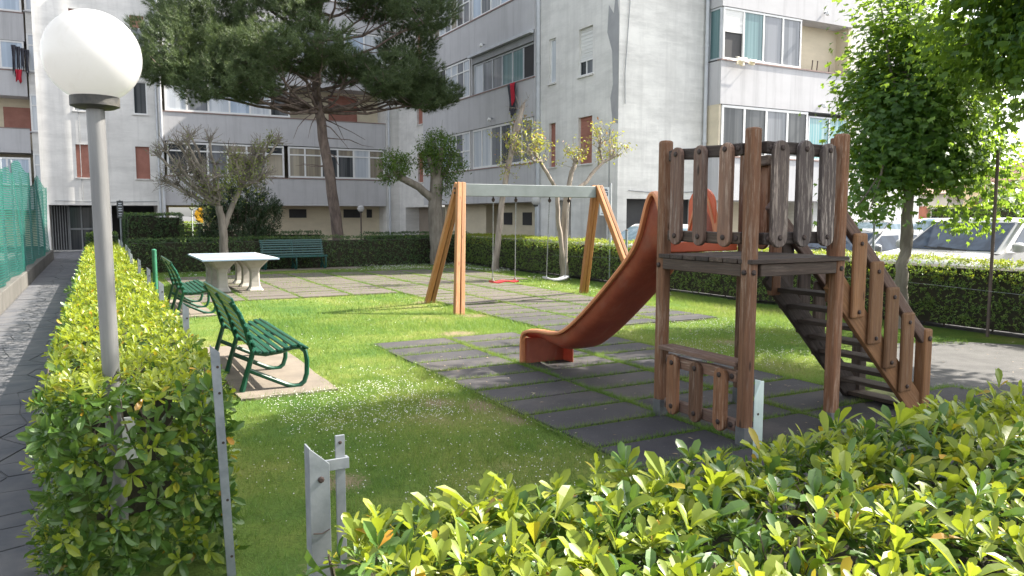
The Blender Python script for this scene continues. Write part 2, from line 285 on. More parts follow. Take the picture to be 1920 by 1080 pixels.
# ---------------------------------------------------------------- geometry helpers
WM = {}
def setp(o, label=None, cat=None, group=None, kind=None):
    if label: o['label'] = label
    if cat: o['category'] = cat
    if group: o['group'] = group
    if kind: o['kind'] = kind
    return o
def place(o, parent, W):
    COL.objects.link(o); WM[o.name] = W.copy()
    if parent is not None:
        o.parent = parent; o.matrix_local = WM[parent.name].inverted() @ W
    else: o.matrix_world = W
    return o
def thing(name, label, cat, loc, group=None, kind=None):
    o = bpy.data.objects.new(name, None); o.empty_display_size = .2
    place(o, None, Matrix.Translation(Vector(loc))); return setp(o, label, cat, group, kind)
def mesh_np(name, V, counts, idx, mats, midx=None, smooth=False):
    me = bpy.data.meshes.new(name); V = np.asarray(V, np.float32)
    me.vertices.add(len(V)); me.vertices.foreach_set('co', V.ravel())
    idx = np.asarray(idx, np.int32); counts = np.asarray(counts, np.int32)
    me.loops.add(len(idx)); me.loops.foreach_set('vertex_index', idx)
    me.polygons.add(len(counts)); starts = np.concatenate([[0], np.cumsum(counts)[:-1]]).astype(np.int32)
    me.polygons.foreach_set('loop_start', starts); me.polygons.foreach_set('loop_total', counts)
    if midx is not None: me.polygons.foreach_set('material_index', np.asarray(midx, np.int32))
    me.polygons.foreach_set('use_smooth', np.full(len(counts), bool(smooth)))
    for m in mats: me.materials.append(m)
    me.update(calc_edges=True); return me
class MB:
    def __init__(s): s.v = []; s.f = []; s.m = []
    def add(s, v, f, mi=0):
        b = len(s.v); s.v += [tuple(x) for x in v]; s.f += [tuple(i+b for i in q) for q in f]; s.m += [mi]*len(f); return s
    def obox(s, c, a, b, d, mi=0):   # centre + three half-axis vectors
        c, a, b, d = Vector(c), Vector(a), Vector(b), Vector(d)
        v = [c+i*a+j*b+k*d for i in (-1, 1) for j in (-1, 1) for k in (-1, 1)]
        return s.add(v, [(0, 1, 3, 2), (4, 6, 7, 5), (0, 4, 5, 1), (2, 3, 7, 6), (0, 2, 6, 4), (1, 5, 7, 3)], mi)
    def box(s, x0, x1, y0, y1, z0, z1, mi=0):
        return s.obox(((x0+x1)/2, (y0+y1)/2, (z0+z1)/2), ((x1-x0)/2, 0, 0), (0, (y1-y0)/2, 0), (0, 0, (z1-z0)/2), mi)
    def tube(s, pts, rad, n=8, mi=0, caps=True):
        P = [Vector(p) for p in pts]; k = len(P)
        rad = [float(q) for q in rad] if hasattr(rad, '__len__') else [float(rad)]*k
        up = None; rings = []
        for i in range(k):
            t = (P[min(i+1, k-1)]-P[max(i-1, 0)]).normalized()
            if up is None: up = t.orthogonal().normalized()
            up = (up - t*up.dot(t))
            if up.length < 1e-5: up = t.orthogonal()
            up.normalize(); w = t.cross(up)
            rings.append([P[i]+rad[i]*(math.cos(2*math.pi*j/n)*up+math.sin(2*math.pi*j/n)*w) for j in range(n)])
        v = [p for r in rings for p in r]
        f = [(i*n+j, i*n+(j+1) % n, (i+1)*n+(j+1) % n, (i+1)*n+j) for i in range(k-1) for j in range(n)]
        if caps: f += [tuple(range(n-1, -1, -1)), tuple(range((k-1)*n, k*n))]
        return s.add(v, f, mi)
    def lathe(s, c, prof, n=24, mi=0):   # prof: list of (r,z)
        c = Vector(c); v = []; 
        for r, z in prof: v += [c+Vector((r*math.cos(2*math.pi*j/n), r*math.sin(2*math.pi*j/n), z)) for j in range(n)]
        k = len(prof); f = [(i*n+j, i*n+(j+1) % n, (i+1)*n+(j+1) % n, (i+1)*n+j) for i in range(k-1) for j in range(n)]
        f += [tuple(range(n-1, -1, -1)), tuple(range((k-1)*n, k*n))]
        return s.add(v, f, mi)
    def prism(s, poly, z0, z1, mi=0):
        n = len(poly); v = [(x, y, z0) for x, y in poly]+[(x, y, z1) for x, y in poly]
        return s.add(v, [tuple(range(n-1, -1, -1)), tuple(range(n, 2*n))]+[(i, (i+1) % n, n+(i+1) % n, n+i) for i in range(n)], mi)
    def build(s, name, mats, parent=None, origin=None, W=None, smooth=False, bevel=0, **kw):
        if not isinstance(mats, (list, tuple)): mats = [mats]
        if W is None:
            if origin is None: origin = WM[parent.name].translation if parent is not None else Vector((0, 0, 0))
            W = Matrix.Translation(Vector(origin)); V = np.array(s.v, float)-np.array(origin)
        else: V = np.array(s.v, float)
        me = mesh_np(name, V, [len(q) for q in s.f], [i for q in s.f for i in q], mats, s.m, smooth)
        o = bpy.data.objects.new(name, me)
        if bevel:
            b = o.modifiers.new('bevel', 'BEVEL'); b.width = bevel; b.segments = 2; b.limit_method = 'ANGLE'; b.angle_limit = math.radians(50)
        if smooth:
            try: me.set_sharp_from_angle(angle=math.radians(42))
            except Exception: pass
        place(o, parent, W); return setp(o, **kw)
def frame_from(p0, p1, side):
    """local Z runs p0->p1, local Y points to `side` (thickness direction)"""
    p0, p1 = Vector(p0), Vector(p1); z = (p1-p0).normalized(); y = Vector(side); y = (y-z*y.dot(z)).normalized(); x = y.cross(z)
    Mx = Matrix((x, y, z)).transposed().to_4x4(); Mx.translation = p0; return Mx, (p1-p0).length
def plank(name, mt, parent, p0, p1, w, t, side, ends='flat', bevel=.006, wob=0, **kw):
    """board with its own frame so the grain follows its length; ends flat, round or a rounded top"""
    W, L = frame_from(p0, p1, side); b = MB(); r = w/2
    if ends == 'flat': poly = [(-r, 0), (r, 0), (r, L), (-r, L)]
    else:
        seg = 8; poly = [(r*math.cos(math.pi+math.pi*i/seg), r+r*math.sin(math.pi+math.pi*i/seg)) for i in range(seg+1)]
        poly += [(r*math.cos(math.pi*i/seg), L-r+r*math.sin(math.pi*i/seg)) for i in range(seg+1)]
    n = len(poly)
    if ends == 'flat':
        k = 6; rows = []
        for i in range(k+1):
            z = L*i/k; dx = random.uniform(-wob, wob); dy = random.uniform(-wob, wob); rr = r*(1+random.uniform(-wob, wob)*4)
            rows.append([(-rr+dx, -t/2+dy, z), (rr+dx, -t/2+dy, z), (rr+dx, t/2+dy, z), (-rr+dx, t/2+dy, z)])
        v = [p for q in rows for p in q]; f = [(i*4+j, i*4+(j+1) % 4, (i+1)*4+(j+1) % 4, (i+1)*4+j) for i in range(k) for j in range(4)]
        f += [(3, 2, 1, 0), (k*4, k*4+1, k*4+2, k*4+3)]; b.add(v, f)
    else:
        v = [(x, -t/2, z) for x, z in poly]+[(x, t/2, z) for x, z in poly]
        b.add(v, [tuple(range(n)), tuple(range(2*n-1, n-1, -1))]+[((i+1) % n, i, n+i, n+(i+1) % n) for i in range(n)])
    return b.build(name, mt, parent, W=W, bevel=bevel, **kw)
def stud(name, parent, p, axis, r=.016, mt='bolt', d=.012):
    a = Vector(axis).normalized(); b = MB(); b.tube([Vector(p)-a*.005, Vector(p)+a*d*.6, Vector(p)+a*d], [r, r, r*.55], 8)
    return b.build(name, MT[mt], parent)
# ---------------------------------------------------------------- leaves
def unit(a): return a/np.maximum(np.linalg.norm(a, axis=-1, keepdims=True), 1e-9)
T3 = (np.array([[0, 0, 0], [.3, -.2, .05], [.3, 0, 0], [.3, .2, .05], [.62, -.46, .1], [.62, 0, 0], [.62, .46, .1], [.86, -.42, .09], [.88, 0, 0], [.86, .42, .09], [1, 0, 0]]),
      [(0, 2, 1), (0, 3, 2), (1, 2, 5, 4), (2, 3, 6, 5), (4, 5, 8, 7), (5, 6, 9, 8), (7, 8, 10), (8, 9, 10)])
T2 = (np.array([[0, 0, 0], [.6, -.5, .12], [.6, .5, .12], [1, 0, 0]]), [(0, 3, 1), (0, 2, 3)])
T1 = (np.array([[0, -.25, 0], [0, .25, 0], [1, 0, 0]]), [(0, 1, 2)])
TM = (np.array([[0, 0, 0], [.1, -.55, .04], [.55, -.42, .06], [.45, -.12, 0], [1, 0, -.1], [.45, .12, 0], [.55, .42, .06], [.1, .55, .04]]), [(0, 3, 2, 1), (0, 5, 4, 3), (0, 7, 6, 5)])
def leaf_arrays(P, D, N, L, W, T, curl=.18):
    t, faces = T; n = len(P); k = len(t)
    D = unit(D); N = unit(N-D*(N*D).sum(1, keepdims=True)); Sd = np.cross(D, N)
    u = t[:, 0][None, :]; L_ = L[:, None]; W_ = W[:, None]
    h = t[:, 2][None, :]*W_ - curl*L_*u*u
    V = P[:, None, :]+(u*L_)[..., None]*D[:, None, :]+(t[:, 1][None, :]*W_)[..., None]*Sd[:, None, :]+h[..., None]*N[:, None, :]
    cnt = np.tile(np.array([len(f) for f in faces]), n); flat = np.array([i for f in faces for i in f])
    idx = (flat[None, :]+(np.arange(n)*k)[:, None]).ravel()
    return V.reshape(-1, 3), cnt, idx
class Cloud:
    def __init__(s): s.V = []; s.c = []; s.i = []; s.m = []; s.n = 0
    def add(s, P, D, N, L, W, T=T2, mi=0, curl=.18):
        if len(P) == 0: return
        V, c, i = leaf_arrays(np.asarray(P, float), np.asarray(D, float), np.asarray(N, float), np.asarray(L, float), np.asarray(W, float), T, curl)
        s.V.append(V); s.c.append(c); s.i.append(i+s.n); s.m.append(np.full(len(c), mi)); s.n += len(V)
    def build(s, name, mats, parent=None, origin=None, **kw):
        V = np.concatenate(s.V); mats = mats if isinstance(mats, (list, tuple)) else [mats]
        if origin is None: origin = WM[parent.name].translation if parent is not None else Vector((0, 0, 0))
        me = mesh_np(name, V-np.array(origin), np.concatenate(s.c), np.concatenate(s.i), mats, np.concatenate(s.m), True)
        o = bpy.data.objects.new(name, me); place(o, parent, Matrix.Translation(Vector(origin))); return setp(o, **kw)
def rv(n): return unit(RNG.normal(size=(n, 3)))
def whorls(C, A, k, Lm, spread=(.35, .95), T=T3, mi=0, wr=.36, curl=.2, keep=None):
    """k leaves round each axis A at C"""
    n = len(C); A = unit(A); B = unit(np.cross(A, rv(n))); E = np.cross(A, B)
    Ps, Ds, Ns, Ls = [], [], [], []
    for j in range(k):
        ph = 2*math.pi*(j*.618+RNG.random(n)*.12); th = spread[0]+(spread[1]-spread[0])*(j+RNG.random(n))/k
        rad = np.cos(ph)[:, None]*B+np.sin(ph)[:, None]*E
        d = np.cos(th)[:, None]*A+np.sin(th)[:, None]*rad
        nn = np.cos(th)[:, None]*(-rad)+np.sin(th)[:, None]*A
        Ps.append(C-A*(.012*j/ k)[..., None] if False else C-A*(.02*j/k)); Ds.append(d+.12*RNG.normal(size=(n, 3))); Ns.append(nn+.15*RNG.normal(size=(n, 3)))
        Ls.append(Lm*np.clip(np.exp(RNG.normal(-.2, .32, n)), .3, 1.22)*(.75+.35*j/k))
    return np.concatenate(Ps), np.concatenate(Ds), np.concatenate(Ns), np.concatenate(Ls)
# ---------------------------------------------------------------- the ground
def sheet(name, mt, x0, x1, y0, y1, z, label, n=1, kind='structure'):
    b = MB(); b.add([(x0, y0, z), (x1, y0, z), (x1, y1, z), (x0, y1, z)], [(0, 1, 2, 3)])
    return b.build(name, MT[mt], None, (0, 0, 0), label=label, kind=kind)
sheet('ground', 'asphalt', -400, 600, -300, 900, -.04, 'grey asphalt ground of the car park and yards around the garden')
def lawn_sheet():
    nx, ny = 44, 90; xs = np.linspace(-.22, 10.95, nx); ys = np.linspace(-1.5, 25.2, ny); X, Y = np.meshgrid(xs, ys)
    Z = -.012+.008*np.sin(X*1.7+.4*np.sin(Y))*np.cos(Y*1.1); V = np.stack([X, Y, Z], -1).reshape(-1, 3)
    f = [(j*nx+i, j*nx+i+1, (j+1)*nx+i+1, (j+1)*nx+i) for j in range(ny-1) for i in range(nx-1)]
    me = mesh_np('lawn', V, [4]*len(f), [i for q in f for i in q], [MT['lawn']], None, True)
    o = bpy.data.objects.new('lawn', me); place(o, None, Matrix.Identity(4)); setp(o, 'sunlit garden lawn with bare patches between the play mats', kind='structure')
lawn_sheet()
sheet('ground', 'soil', -1.4, 14, 24.0, 41.5, -.02, 'dry soil bed behind the back hedge below the apartment blocks')
sheet('ground', 'lawn', -20, 30, 50, 90, -.01, 'green yard seen through the passages under the apartment blocks')
# slate path
pb = MB(); pb.add([(-1.48, -4, -.014), (-.2, -4, -.014), (-.2, 41.5, -.014), (-1.48, 41.5, -.014)], [(0, 1, 2, 3)])
path = pb.build('path', MT['path_joint'], None, (0, 0, 0), label='dark slate garden path beside the green netting', kind='structure')
xs = [-1.46, -1.05, -.63, -.23]; rows = []; y = 1.2
while y < 40.8: rows.append(y); y += random.uniform(.26, .46)*(1 if y < 14 else 1.5)
gx = [[(x if i in (0, 3) else x+random.uniform(-.13, .13), yy+random.uniform(-.09, .09)) for i, x in enumerate(xs)] for yy in rows]
for j in range(len(rows)-1):
    for i in range(3):
        q = [gx[j][i], gx[j][i+1], gx[j+1][i+1], gx[j+1][i]]; cx = sum(p[0] for p in q)/4; cy = sum(p[1] for p in q)/4
        e = .006
        q = [(p[0]+(cx-p[0])*e*2/ .4+0, p[1]+(cy-p[1])*e*2/.35) for p in q]
        q2 = []
        for a, c in zip(q, q[1:]+q[:1]): q2 += [a, ((a[0]+c[0])/2+random.uniform(-.007, .007), (a[1]+c[1])/2+random.uniform(-.007, .007))]
        pb = MB(); pb.prism(q2, -.03, random.uniform(-.010, -.006)); pb.build('paving_stone', MT['path'], path, (cx, cy, 0))
# gravel paving right of the tower
gb = MB(); gp = [(6.9, 1.6), (10.6, 1.6), (10.5, 5.2), (9.8, 6.0), (9.0, 6.25), (8.1, 5.9), (7.3, 5.2), (6.85, 4.3)]
gb.add([(x, y, .004) for x, y in gp], [tuple(range(len(gp)))]); gb.build('gravel', MT['rubber_curb'], None, (0, 0, 0), label='pale grey gravel paving beside the foot of the wooden stairs', kind='structure')
# rubber mats
tb = MB(); tb.box(-.497, .497, -.228, .228, -.03, .012); 
tile_me = None
def mat_area(label, rects, tiles):
    global tile_me
    b = MB()
    for x0, x1, y0, y1 in rects: b.add([(x0, y0, -.002), (x1, y0, -.002), (x1, y1, -.002), (x0, y1, -.002)], [(0, 1, 2, 3)])
    base = b.build('rubber_mat', MT['joint'], None, (0, 0, 0), label=label, kind='structure')
    tilt = .03 if 'swing' in label else .008
    for x, y in tiles:
        W = Matrix.Translation((x+random.uniform(-.006, .006), y+random.uniform(-.006, .006), random.uniform(0, .008))) @ Matrix.Rotation(random.uniform(-.012, .012), 4, 'Z') @ Matrix.Rotation(random.uniform(-tilt, tilt)*random.random(), 4, 'X')
        if tile_me is None:
            o = tb.build('rubber_tile', MT['tile'], base, W=W, bevel=.006); tile_me = o.data
        else:
            o = bpy.data.objects.new('rubber_tile', tile_me); place(o, base, W)
            m = o.modifiers.new('bevel', 'BEVEL'); m.width = .006; m.segments = 2
tilesA = []
for i in range(4):
    for j in range(15):
        x, y = 3.53+1.035*i, 9.13-.5*j
        if (i == 2 and y > 8.4) or (i == 3 and y > 4.5) or y < 2.2: continue
        tilesA.append((x, y))
tilesB = [(6.15+1.035*i, 9.45+.5*j) for i in range(4) for j in range(25) if (i < 3 or j >= 16)]
tilesC = [(1.98+1.035*i, 15.7+.5*j) for i in range(4) for j in range(13)]
mat_area('black rubber tile mat under the slide and climbing tower', [(3.02, 6.1, 1.9, 8.5), (3.02, 5.07, 8.5, 9.37), (6.1, 7.15, 1.9, 4.7)], tilesA)
mat_area('worn rubber tile mat under the wooden swing', [(5.64, 8.74, 9.2, 21.75), (8.74, 9.78, 17.2, 21.75)], tilesB)
mat_area('worn rubber tile mat under the table tennis table', [(1.46, 5.6, 15.45, 21.95)], tilesC)
RECTS = [(3.0, 6.12, 1.9, 8.5), (3.0, 5.08, 8.5, 9.4), (6.1, 7.17, 1.9, 4.72), (5.62, 8.76, 9.18, 21.77), (8.74, 9.8, 17.2, 21.77), (1.44, 5.62, 15.43, 21.97), (1.05, 1.97, 7.05, 10.1), (1.05, 1.68, 13.3, 16.2), (3.9, 7.3, 23.2, 24)]
def slab(x0, x1, y0, y1, label):
    b = MB(); k = 7; pts = []
    for (ax, ay), (bx, by) in (((x0, y0), (x1, y0)), ((x1, y0), (x1, y1)), ((x1, y1), (x0, y1)), ((x0, y1), (x0, y0))):
        for i in range(k): t = i/k; pts.append((ax+(bx-ax)*t+random.uniform(-.015, .015), ay+(by-ay)*t+random.uniform(-.015, .015)))
    b.prism(pts, -.05, .012); b.build('concrete_slab', MT['slab'], None, ((x0+x1)/2, (y0+y1)/2, 0), label=label, kind='structure')
slab(1.06, 1.95, 7.08, 10.1, 'pale concrete slab under the near green bench')
slab(1.06, 1.66, 13.35, 16.2, 'pale concrete slab under the second green bench')
slab(3.9, 7.3, 23.25, 23.95, 'pale concrete strip under the bench by the back hedge')
# ---------------------------------------------------------------- buildings
def P3(o, ux, n, u, z, d=0): return Vector(o)+Vector(ux)*u+Vector(n)*d+Vector((0, 0, z))
def facade(mb, o, ux, n, w, z0, z1, ops=(), rec=.14, mi=0):
    us = sorted({0, w, *[a for q in ops for a in q[:2]]}); zs = sorted({z0, z1, *[a for q in ops for a in q[2:4]]})
    for a, b in zip(us, us[1:]):
        for c, d in zip(zs, zs[1:]):
            uc, zc = (a+b)/2, (c+d)/2
            if any(q[0] < uc < q[1] and q[2] < zc < q[3] for q in ops): continue
            mb.add([P3(o, ux, n, a, c), P3(o, ux, n, b, c), P3(o, ux, n, b, d), P3(o, ux, n, a, d)], [(0, 1, 2, 3)], mi)
    for q in ops:
        a, b, c, d = q[:4]; r = q[4] if len(q) > 4 else rec
        pts = [(a, c), (b, c), (b, d), (a, d)]
        for (u1, y1), (u2, y2) in zip(pts, pts[1:]+pts[:1]):
            mb.add([P3(o, ux, n, u1, y1), P3(o, ux, n, u2, y2), P3(o, ux, n, u2, y2, -r), P3(o, ux, n, u1, y1, -r)], [(0, 1, 2, 3)], mi)
def fbox(mb, o, ux, n, u0, u1, z0, z1, d0, d1, mi=0):
    c = P3(o, ux, n, (u0+u1)/2, (z0+z1)/2, (d0+d1)/2)
    return mb.obox(c, Vector(ux)*(u1-u0)/2, Vector(n)*(d1-d0)/2, Vector((0, 0, (z1-z0)/2)), mi)
def window(parent, o, ux, n, u0, u1, z0, z1, panes, fm='white_metal', tr=None, d=0., bar=.05, label=None, weights=None):
    k = len(panes); w = weights or [1]*k; tot = sum(w); e = [u0]
    for x in w: e.append(e[-1]+(u1-u0)*x/tot)
    b = MB(); t = .06
    fbox(b, o, ux, n, u0, u1, z0, z0+bar, d-t, d); fbox(b, o, ux, n, u0, u1, z1-bar, z1, d-t, d)
    zt = z1-(z1-z0)*tr if tr else None
    for i, x in enumerate(e):
        ww = bar*.5 if 0 < i < k else bar; a = x-ww if 0 < i < k else (x if i == 0 else x-bar); c = x+ww if 0 < i < k else (x+bar if i == 0 else x)
        fbox(b, o, ux, n, a, c, z0+bar, z1-bar, d-t, d-.002)
    if zt: fbox(b, o, ux, n, u0+bar, u1-bar, zt-bar*.4, zt+bar*.4, d-t, d-.004)
    f = b.build('window', MT[fm], parent, P3(o, ux, n, (u0+u1)/2, z0, d))
    for i in range(k):
        for lo, hi in (((z0+bar, zt-bar*.4), (zt+bar*.4, z1-bar)) if zt else ((z0+bar, z1-bar),)):
            pm = panes[i]
            if pm is None: continue
            if isinstance(pm, tuple): pm = pm[0] if lo < (zt or 0) else pm[1]
            pb = MB(); fbox(pb, o, ux, n, e[i]+.02, e[i+1]-.02, lo, hi, d-.045, d-.03); pb.build('pane', MT[pm], f, P3(o, ux, n, (e[i]+e[i+1])/2, lo, d))
    return f
def shutter(parent, o, ux, n, u0, u1, z0, z1, mt='shutter', d=-.10, glass_to=None):
    b = MB(); k = max(4, int((z1-z0)/.11))
    for i in range(k): fbox(b, o, ux, n, u0, u1, z0+(z1-z0)*i/k+.004, z0+(z1-z0)*(i+1)/k-.004, d-.03, d-(.004 if i % 2 else 0))
    fbox(b, o, ux, n, u0, u1, z0, z1, d-.04, d-.012)
    b.build('shutter', MT[mt], parent, P3(o, ux, n, (u0+u1)/2, z0, d))
def sill(parent, o, ux, n, u0, u1, z, mt='white_wall'):
    b = MB(); fbox(b, o, ux, n, u0-.06, u1+.06, z-.05, z-.002, -.05, .06); b.build('window_sill', MT[mt], parent, P3(o, ux, n, (u0+u1)/2, z))
def pipe(parent, x, y, z0, z1, r=.05, mt='pipe', off=(0, 0)):
    b = MB(); b.tube([(x, y, z0), (x, y, z1)], r, 10)
    for z in np.arange(z0+1, z1, 3): b.tube([(x, y, z-.04), (x, y, z+.04)], r*1.25, 10)
    b.build('downpipe', MT[mt], parent, (x, y, z0), smooth=True)
def bands(parent, o, ux, n, u0, u1, levels, dep=.14, mt='grey_band', coping='coping'):
    """balcony parapets proud of the loggia, each with its coping"""
    for a, c in levels:
        b = MB(); fbox(b, o, ux, n, u0, u1, a, c, -dep, 0); b.build('balcony_parapet', MT[mt], parent, P3(o, ux, n, u0, a))
        b = MB(); fbox(b, o, ux, n, u0-.02, u1+.02, c+.002, c+.045, -dep-.03, .03); b.build('coping', MT[coping], parent, P3(o, ux, n, u0, c))
LV = [(2.12, 3.48), (5.14, 6.48), (8.14, 9.48), (11.14, 12.48), (14.14, 15.2)]
UX, NY = Vector((1, 0, 0)), Vector((0, -1, 0)); UY, NX = Vector((0, 1, 0)), Vector((-1, 0, 0))
# --- left block (white stair tower)
B1 = thing('apartment_building', 'pale grey rendered stair tower with narrow brown shutters at the end of the path', 'apartment building', (-2.05, 40.5, 0), 'blocks of the apartment complex')
o = (-2.1, 40.5, 0); w = 4.9
ops = [(.25, 2.0, 0, 2.1, 1.6), (2.75, 4.72, 0, 2.1, 3.0)]; wins = []
for k in range(4):
    z = 3.35+3*k; ops += [(1.42, 2.6, z, z+1.5), (3.86, 4.46, z, z+1.5)]; wins += [(1.42, 2.6, z, z+1.5, k), (3.86, 4.46, z, z+1.5, k)]
b = MB(); facade(b, o, UX, NY, w, 0, 15.4, ops)
b.add([(-2.1, 40.5, 0), (-2.1, 50, 0), (-2.1, 50, 15.4), (-2.1, 40.5, 15.4)], [(0, 1, 2, 3)]); b.add([(-2.1, 40.5, 15.4), (2.8, 40.5, 15.4), (2.8, 50, 15.4), (-2.1, 50, 15.4)], [(0, 1, 2, 3)])
b.add([(-1.85, 42.1, 0), (-.1, 42.1, 0), (-.1, 42.1, 2.1), (-1.85, 42.1, 2.1)], [(0, 1, 2, 3)], 1); b.add([(.65, 43.5, 0), (2.62, 43.5, 0), (2.62, 43.5, 2.1), (.65, 43.5, 2.1)], [(0, 1, 2, 3)], 1)
b.build('wall', [MT['white_wall'], MT['dark']], B1)
for i, (a, c, z0, z1, k) in enumerate(wins):
    if k == 0 or (k == 2 and i % 2 == 0): shutter(B1, o, UX, NY, a, c, z0, z1)
    elif k == 2: shutter(B1, o, UX, NY, a, c, z0+.95, z1); window(B1, o, UX, NY, a, c, z0, z0+.95, ['g_grey'], d=-.08)
    else: window(B1, o, UX, NY, a, c, z0, z1, ['g_dark'] if i % 2 else ['g_grey', 'g_dark'], d=-.07)
    sill(B1, o, UX, NY, a, c, z0)
b = MB()
for k in range(7): b.box(-1.78+.1*k, -1.755+.1*k, 40.9+.1*k, 40.93+.1*k, 0, 2.1)
b.build('grille', MT['grey_metal'], B1)
b = MB(); b.box(-1.1, -.15, 42.0, 42.05, 0, 2.0); b.build('entrance_door', MT['g_dark'], B1)
b = MB()
for x in (-1.12, -.62, -.14): b.box(x-.03, x+.03, 41.95, 41.99, 0, 2.05)
b.box(-1.15, -.11, 41.95, 41.985, .95, 1.03); b.build('door_frame', MT['grey_metal'], B1)
pipe(B1, 2.74, 40.42, 0, 15)
# --- far left balcony block behind it
B0 = thing('apartment_building', 'grey balcony block with white glazing at the far left behind the stair tower', 'apartment building', (-8, 47, 0), 'blocks of the apartment complex')
o = (-9, 47, 0)
b = MB(); facade(b, (-9, 48.3, 0), UX, NY, 6.95, 0, 16); b.add([(-9, 47, 15.9), (-2.05, 47, 15.9), (-2.05, 55, 15.9), (-9, 55, 15.9)], [(0, 1, 2, 3)]); b.build('wall', MT['cream'], B0)
LV0 = [(1.9, 3.1), (4.82, 6.04), (7.68, 8.93), (10.43, 11.8), (13.3, 14.6)]
bands(B0, o, UX, NY, 0, 6.2, LV0)
b = MB()
for a, c in LV0: b.box(-9, -2.8, 47.14, 48.3, a, a+.2)
b.build('balcony_slab', MT['grey_band'], B0)
for k, z in enumerate((3.16, 6.1, 9.0, 11.86)):
    if k == 1:
        shutter(B0, (-9, 48.3, 0), UX, NY, 5.0, 6.35, 5.9, 7.25, d=.03); continue
    window(B0, o, UX, NY, 0, 6.15, z, z+1.42, ['g_blue', 'g_curtain', 'g_blue', 'g_curtain', 'g_blue', 'g_blue'], d=-.03, bar=.09)
for k in range(4):
    b = MB(); z = 2.9+3.02*k; b.box(-2.8, -2.12, 46.9, 48.2, z-.05, z); b.build('stair_window_sill', MT['grey_band'], B0)
    window(B0, (-2.72, 46.98, 0), UX, NY, 0, .6, z, z+1.9, ['g_curtain'], d=0, bar=.08, tr=.3)
b = MB(); b.box(-2.72, -2.12, 47.05, 48.2, 0, 15.9); b.build('stair_wall', MT['white_wall'], B0)
# --- middle balcony block
B2 = thing('apartment_building', 'grey balcony block with glazed loggias behind the pine tree', 'apartment building', (3, 40, 0), 'blocks of the apartment complex')
o = (2.95, 40, 0); W2 = 10.9
b = MB(); facade(b, (2.8, 41.3, 0), UX, NY, 11.2, 0, 15.4, [(.35, 2.9, 0, 2.1, 8.5)]); b.add([(2.8, 40, 15.4), (14.6, 40, 15.4), (14.6, 50, 15.4), (2.8, 50, 15.4)], [(0, 1, 2, 3)])
b.add([(2.8, 50, 2.1), (14.6, 50, 2.1), (14.6, 50, 15.4), (2.8, 50, 15.4)], [(0, 1, 2, 3)]); b.add([(5.7, 50, 0), (14.6, 50, 0), (14.6, 50, 2.1), (5.7, 50, 2.1)], [(0, 1, 2, 3)])
b.build('wall', MT['cream'], B2)
for q in ((13.87, 14.62, 40.0, 41.3), (2.802, 2.95, 40.25, 41.3)):
    b = MB(); b.box(*q, 0, 15.4); b.build('corner_pier', MT['white_wall'], B2, (q[0], q[2], 0))
bands(B2, o, UX, NY, 0, W2, LV)
b = MB()
for a, c in LV: b.box(2.95, 13.87, 40.14, 41.3, a, a+.2)
b.build('balcony_slab', MT['grey_band'], B2)
g5 = ['g_cream', 'g_cream', 'g_dark', 'g_cream']
window(B2, o, UX, NY, .12, 5.55, 3.54, 5.1, ['g_dark', 'g_dark', 'g_grey', 'g_cream', ('g_dark', 'g_cream'), ('g_cream', 'g_dark')], d=-.03, tr=.26, bar=.085)
window(B2, o, UX, NY, 5.75, W2-.05, 3.54, 5.1, ['g_cream', 'g_cream', 'g_dark', ('g_dark', 'g_cream'), 'g_curtain', 'g_cream'], d=-.03, tr=.26, bar=.085)
window(B2, o, UX, NY, .12, 5.9, 6.54, 8.1, ['g_curtain', 'g_grey', 'g_curtain', 'g_blue', 'g_curtain', 'g_dark'], d=-.03, bar=.085)
shutter(B2, (2.95, 41.3, 0), UX, NY, 8.2, 9.75, 6.3, 8.0, d=.03)
window(B2, o, UX, NY, .12, 5.5, 9.54, 11.1, ['g_grey', 'g_curtain', 'g_dark', 'g_grey', 'g_curtain'], d=-.03, bar=.085)
window(B2, o, UX, NY, 5.7, W2-.05, 9.54, 11.1, ['g_curtain', 'g_grey', 'g_grey', 'g_blue', 'g_curtain'], d=-.03, bar=.085)
window(B2, o, UX, NY, .12, W2-.05, 12.54, 14.1, ['g_grey', 'g_curtain', 'g_dark', 'g_grey', 'g_curtain', 'g_blue', 'g_grey'], d=-.03, bar=.085)
for u0, u1 in ((6.0, 6.9), (8.9, 9.9), (10.2, 10.5)):
    b = MB(); fbox(b, (2.95, 41.3, 0), UX, NY, u0, u1, 1.5, 1.95, .0, .03); b.build('vent_window', MT['dark'], B2)
    b = MB(); fbox(b, (2.95, 41.3, 0), UX, NY, u0-.05, u1+.05, 1.42, 1.49, .0, .06); b.build('window_sill', MT['cream'], B2)
pipe(B2, 2.88, 39.9, 0, 15, .06); pipe(B2, 14.02, 39.9, 0, 15, .06)
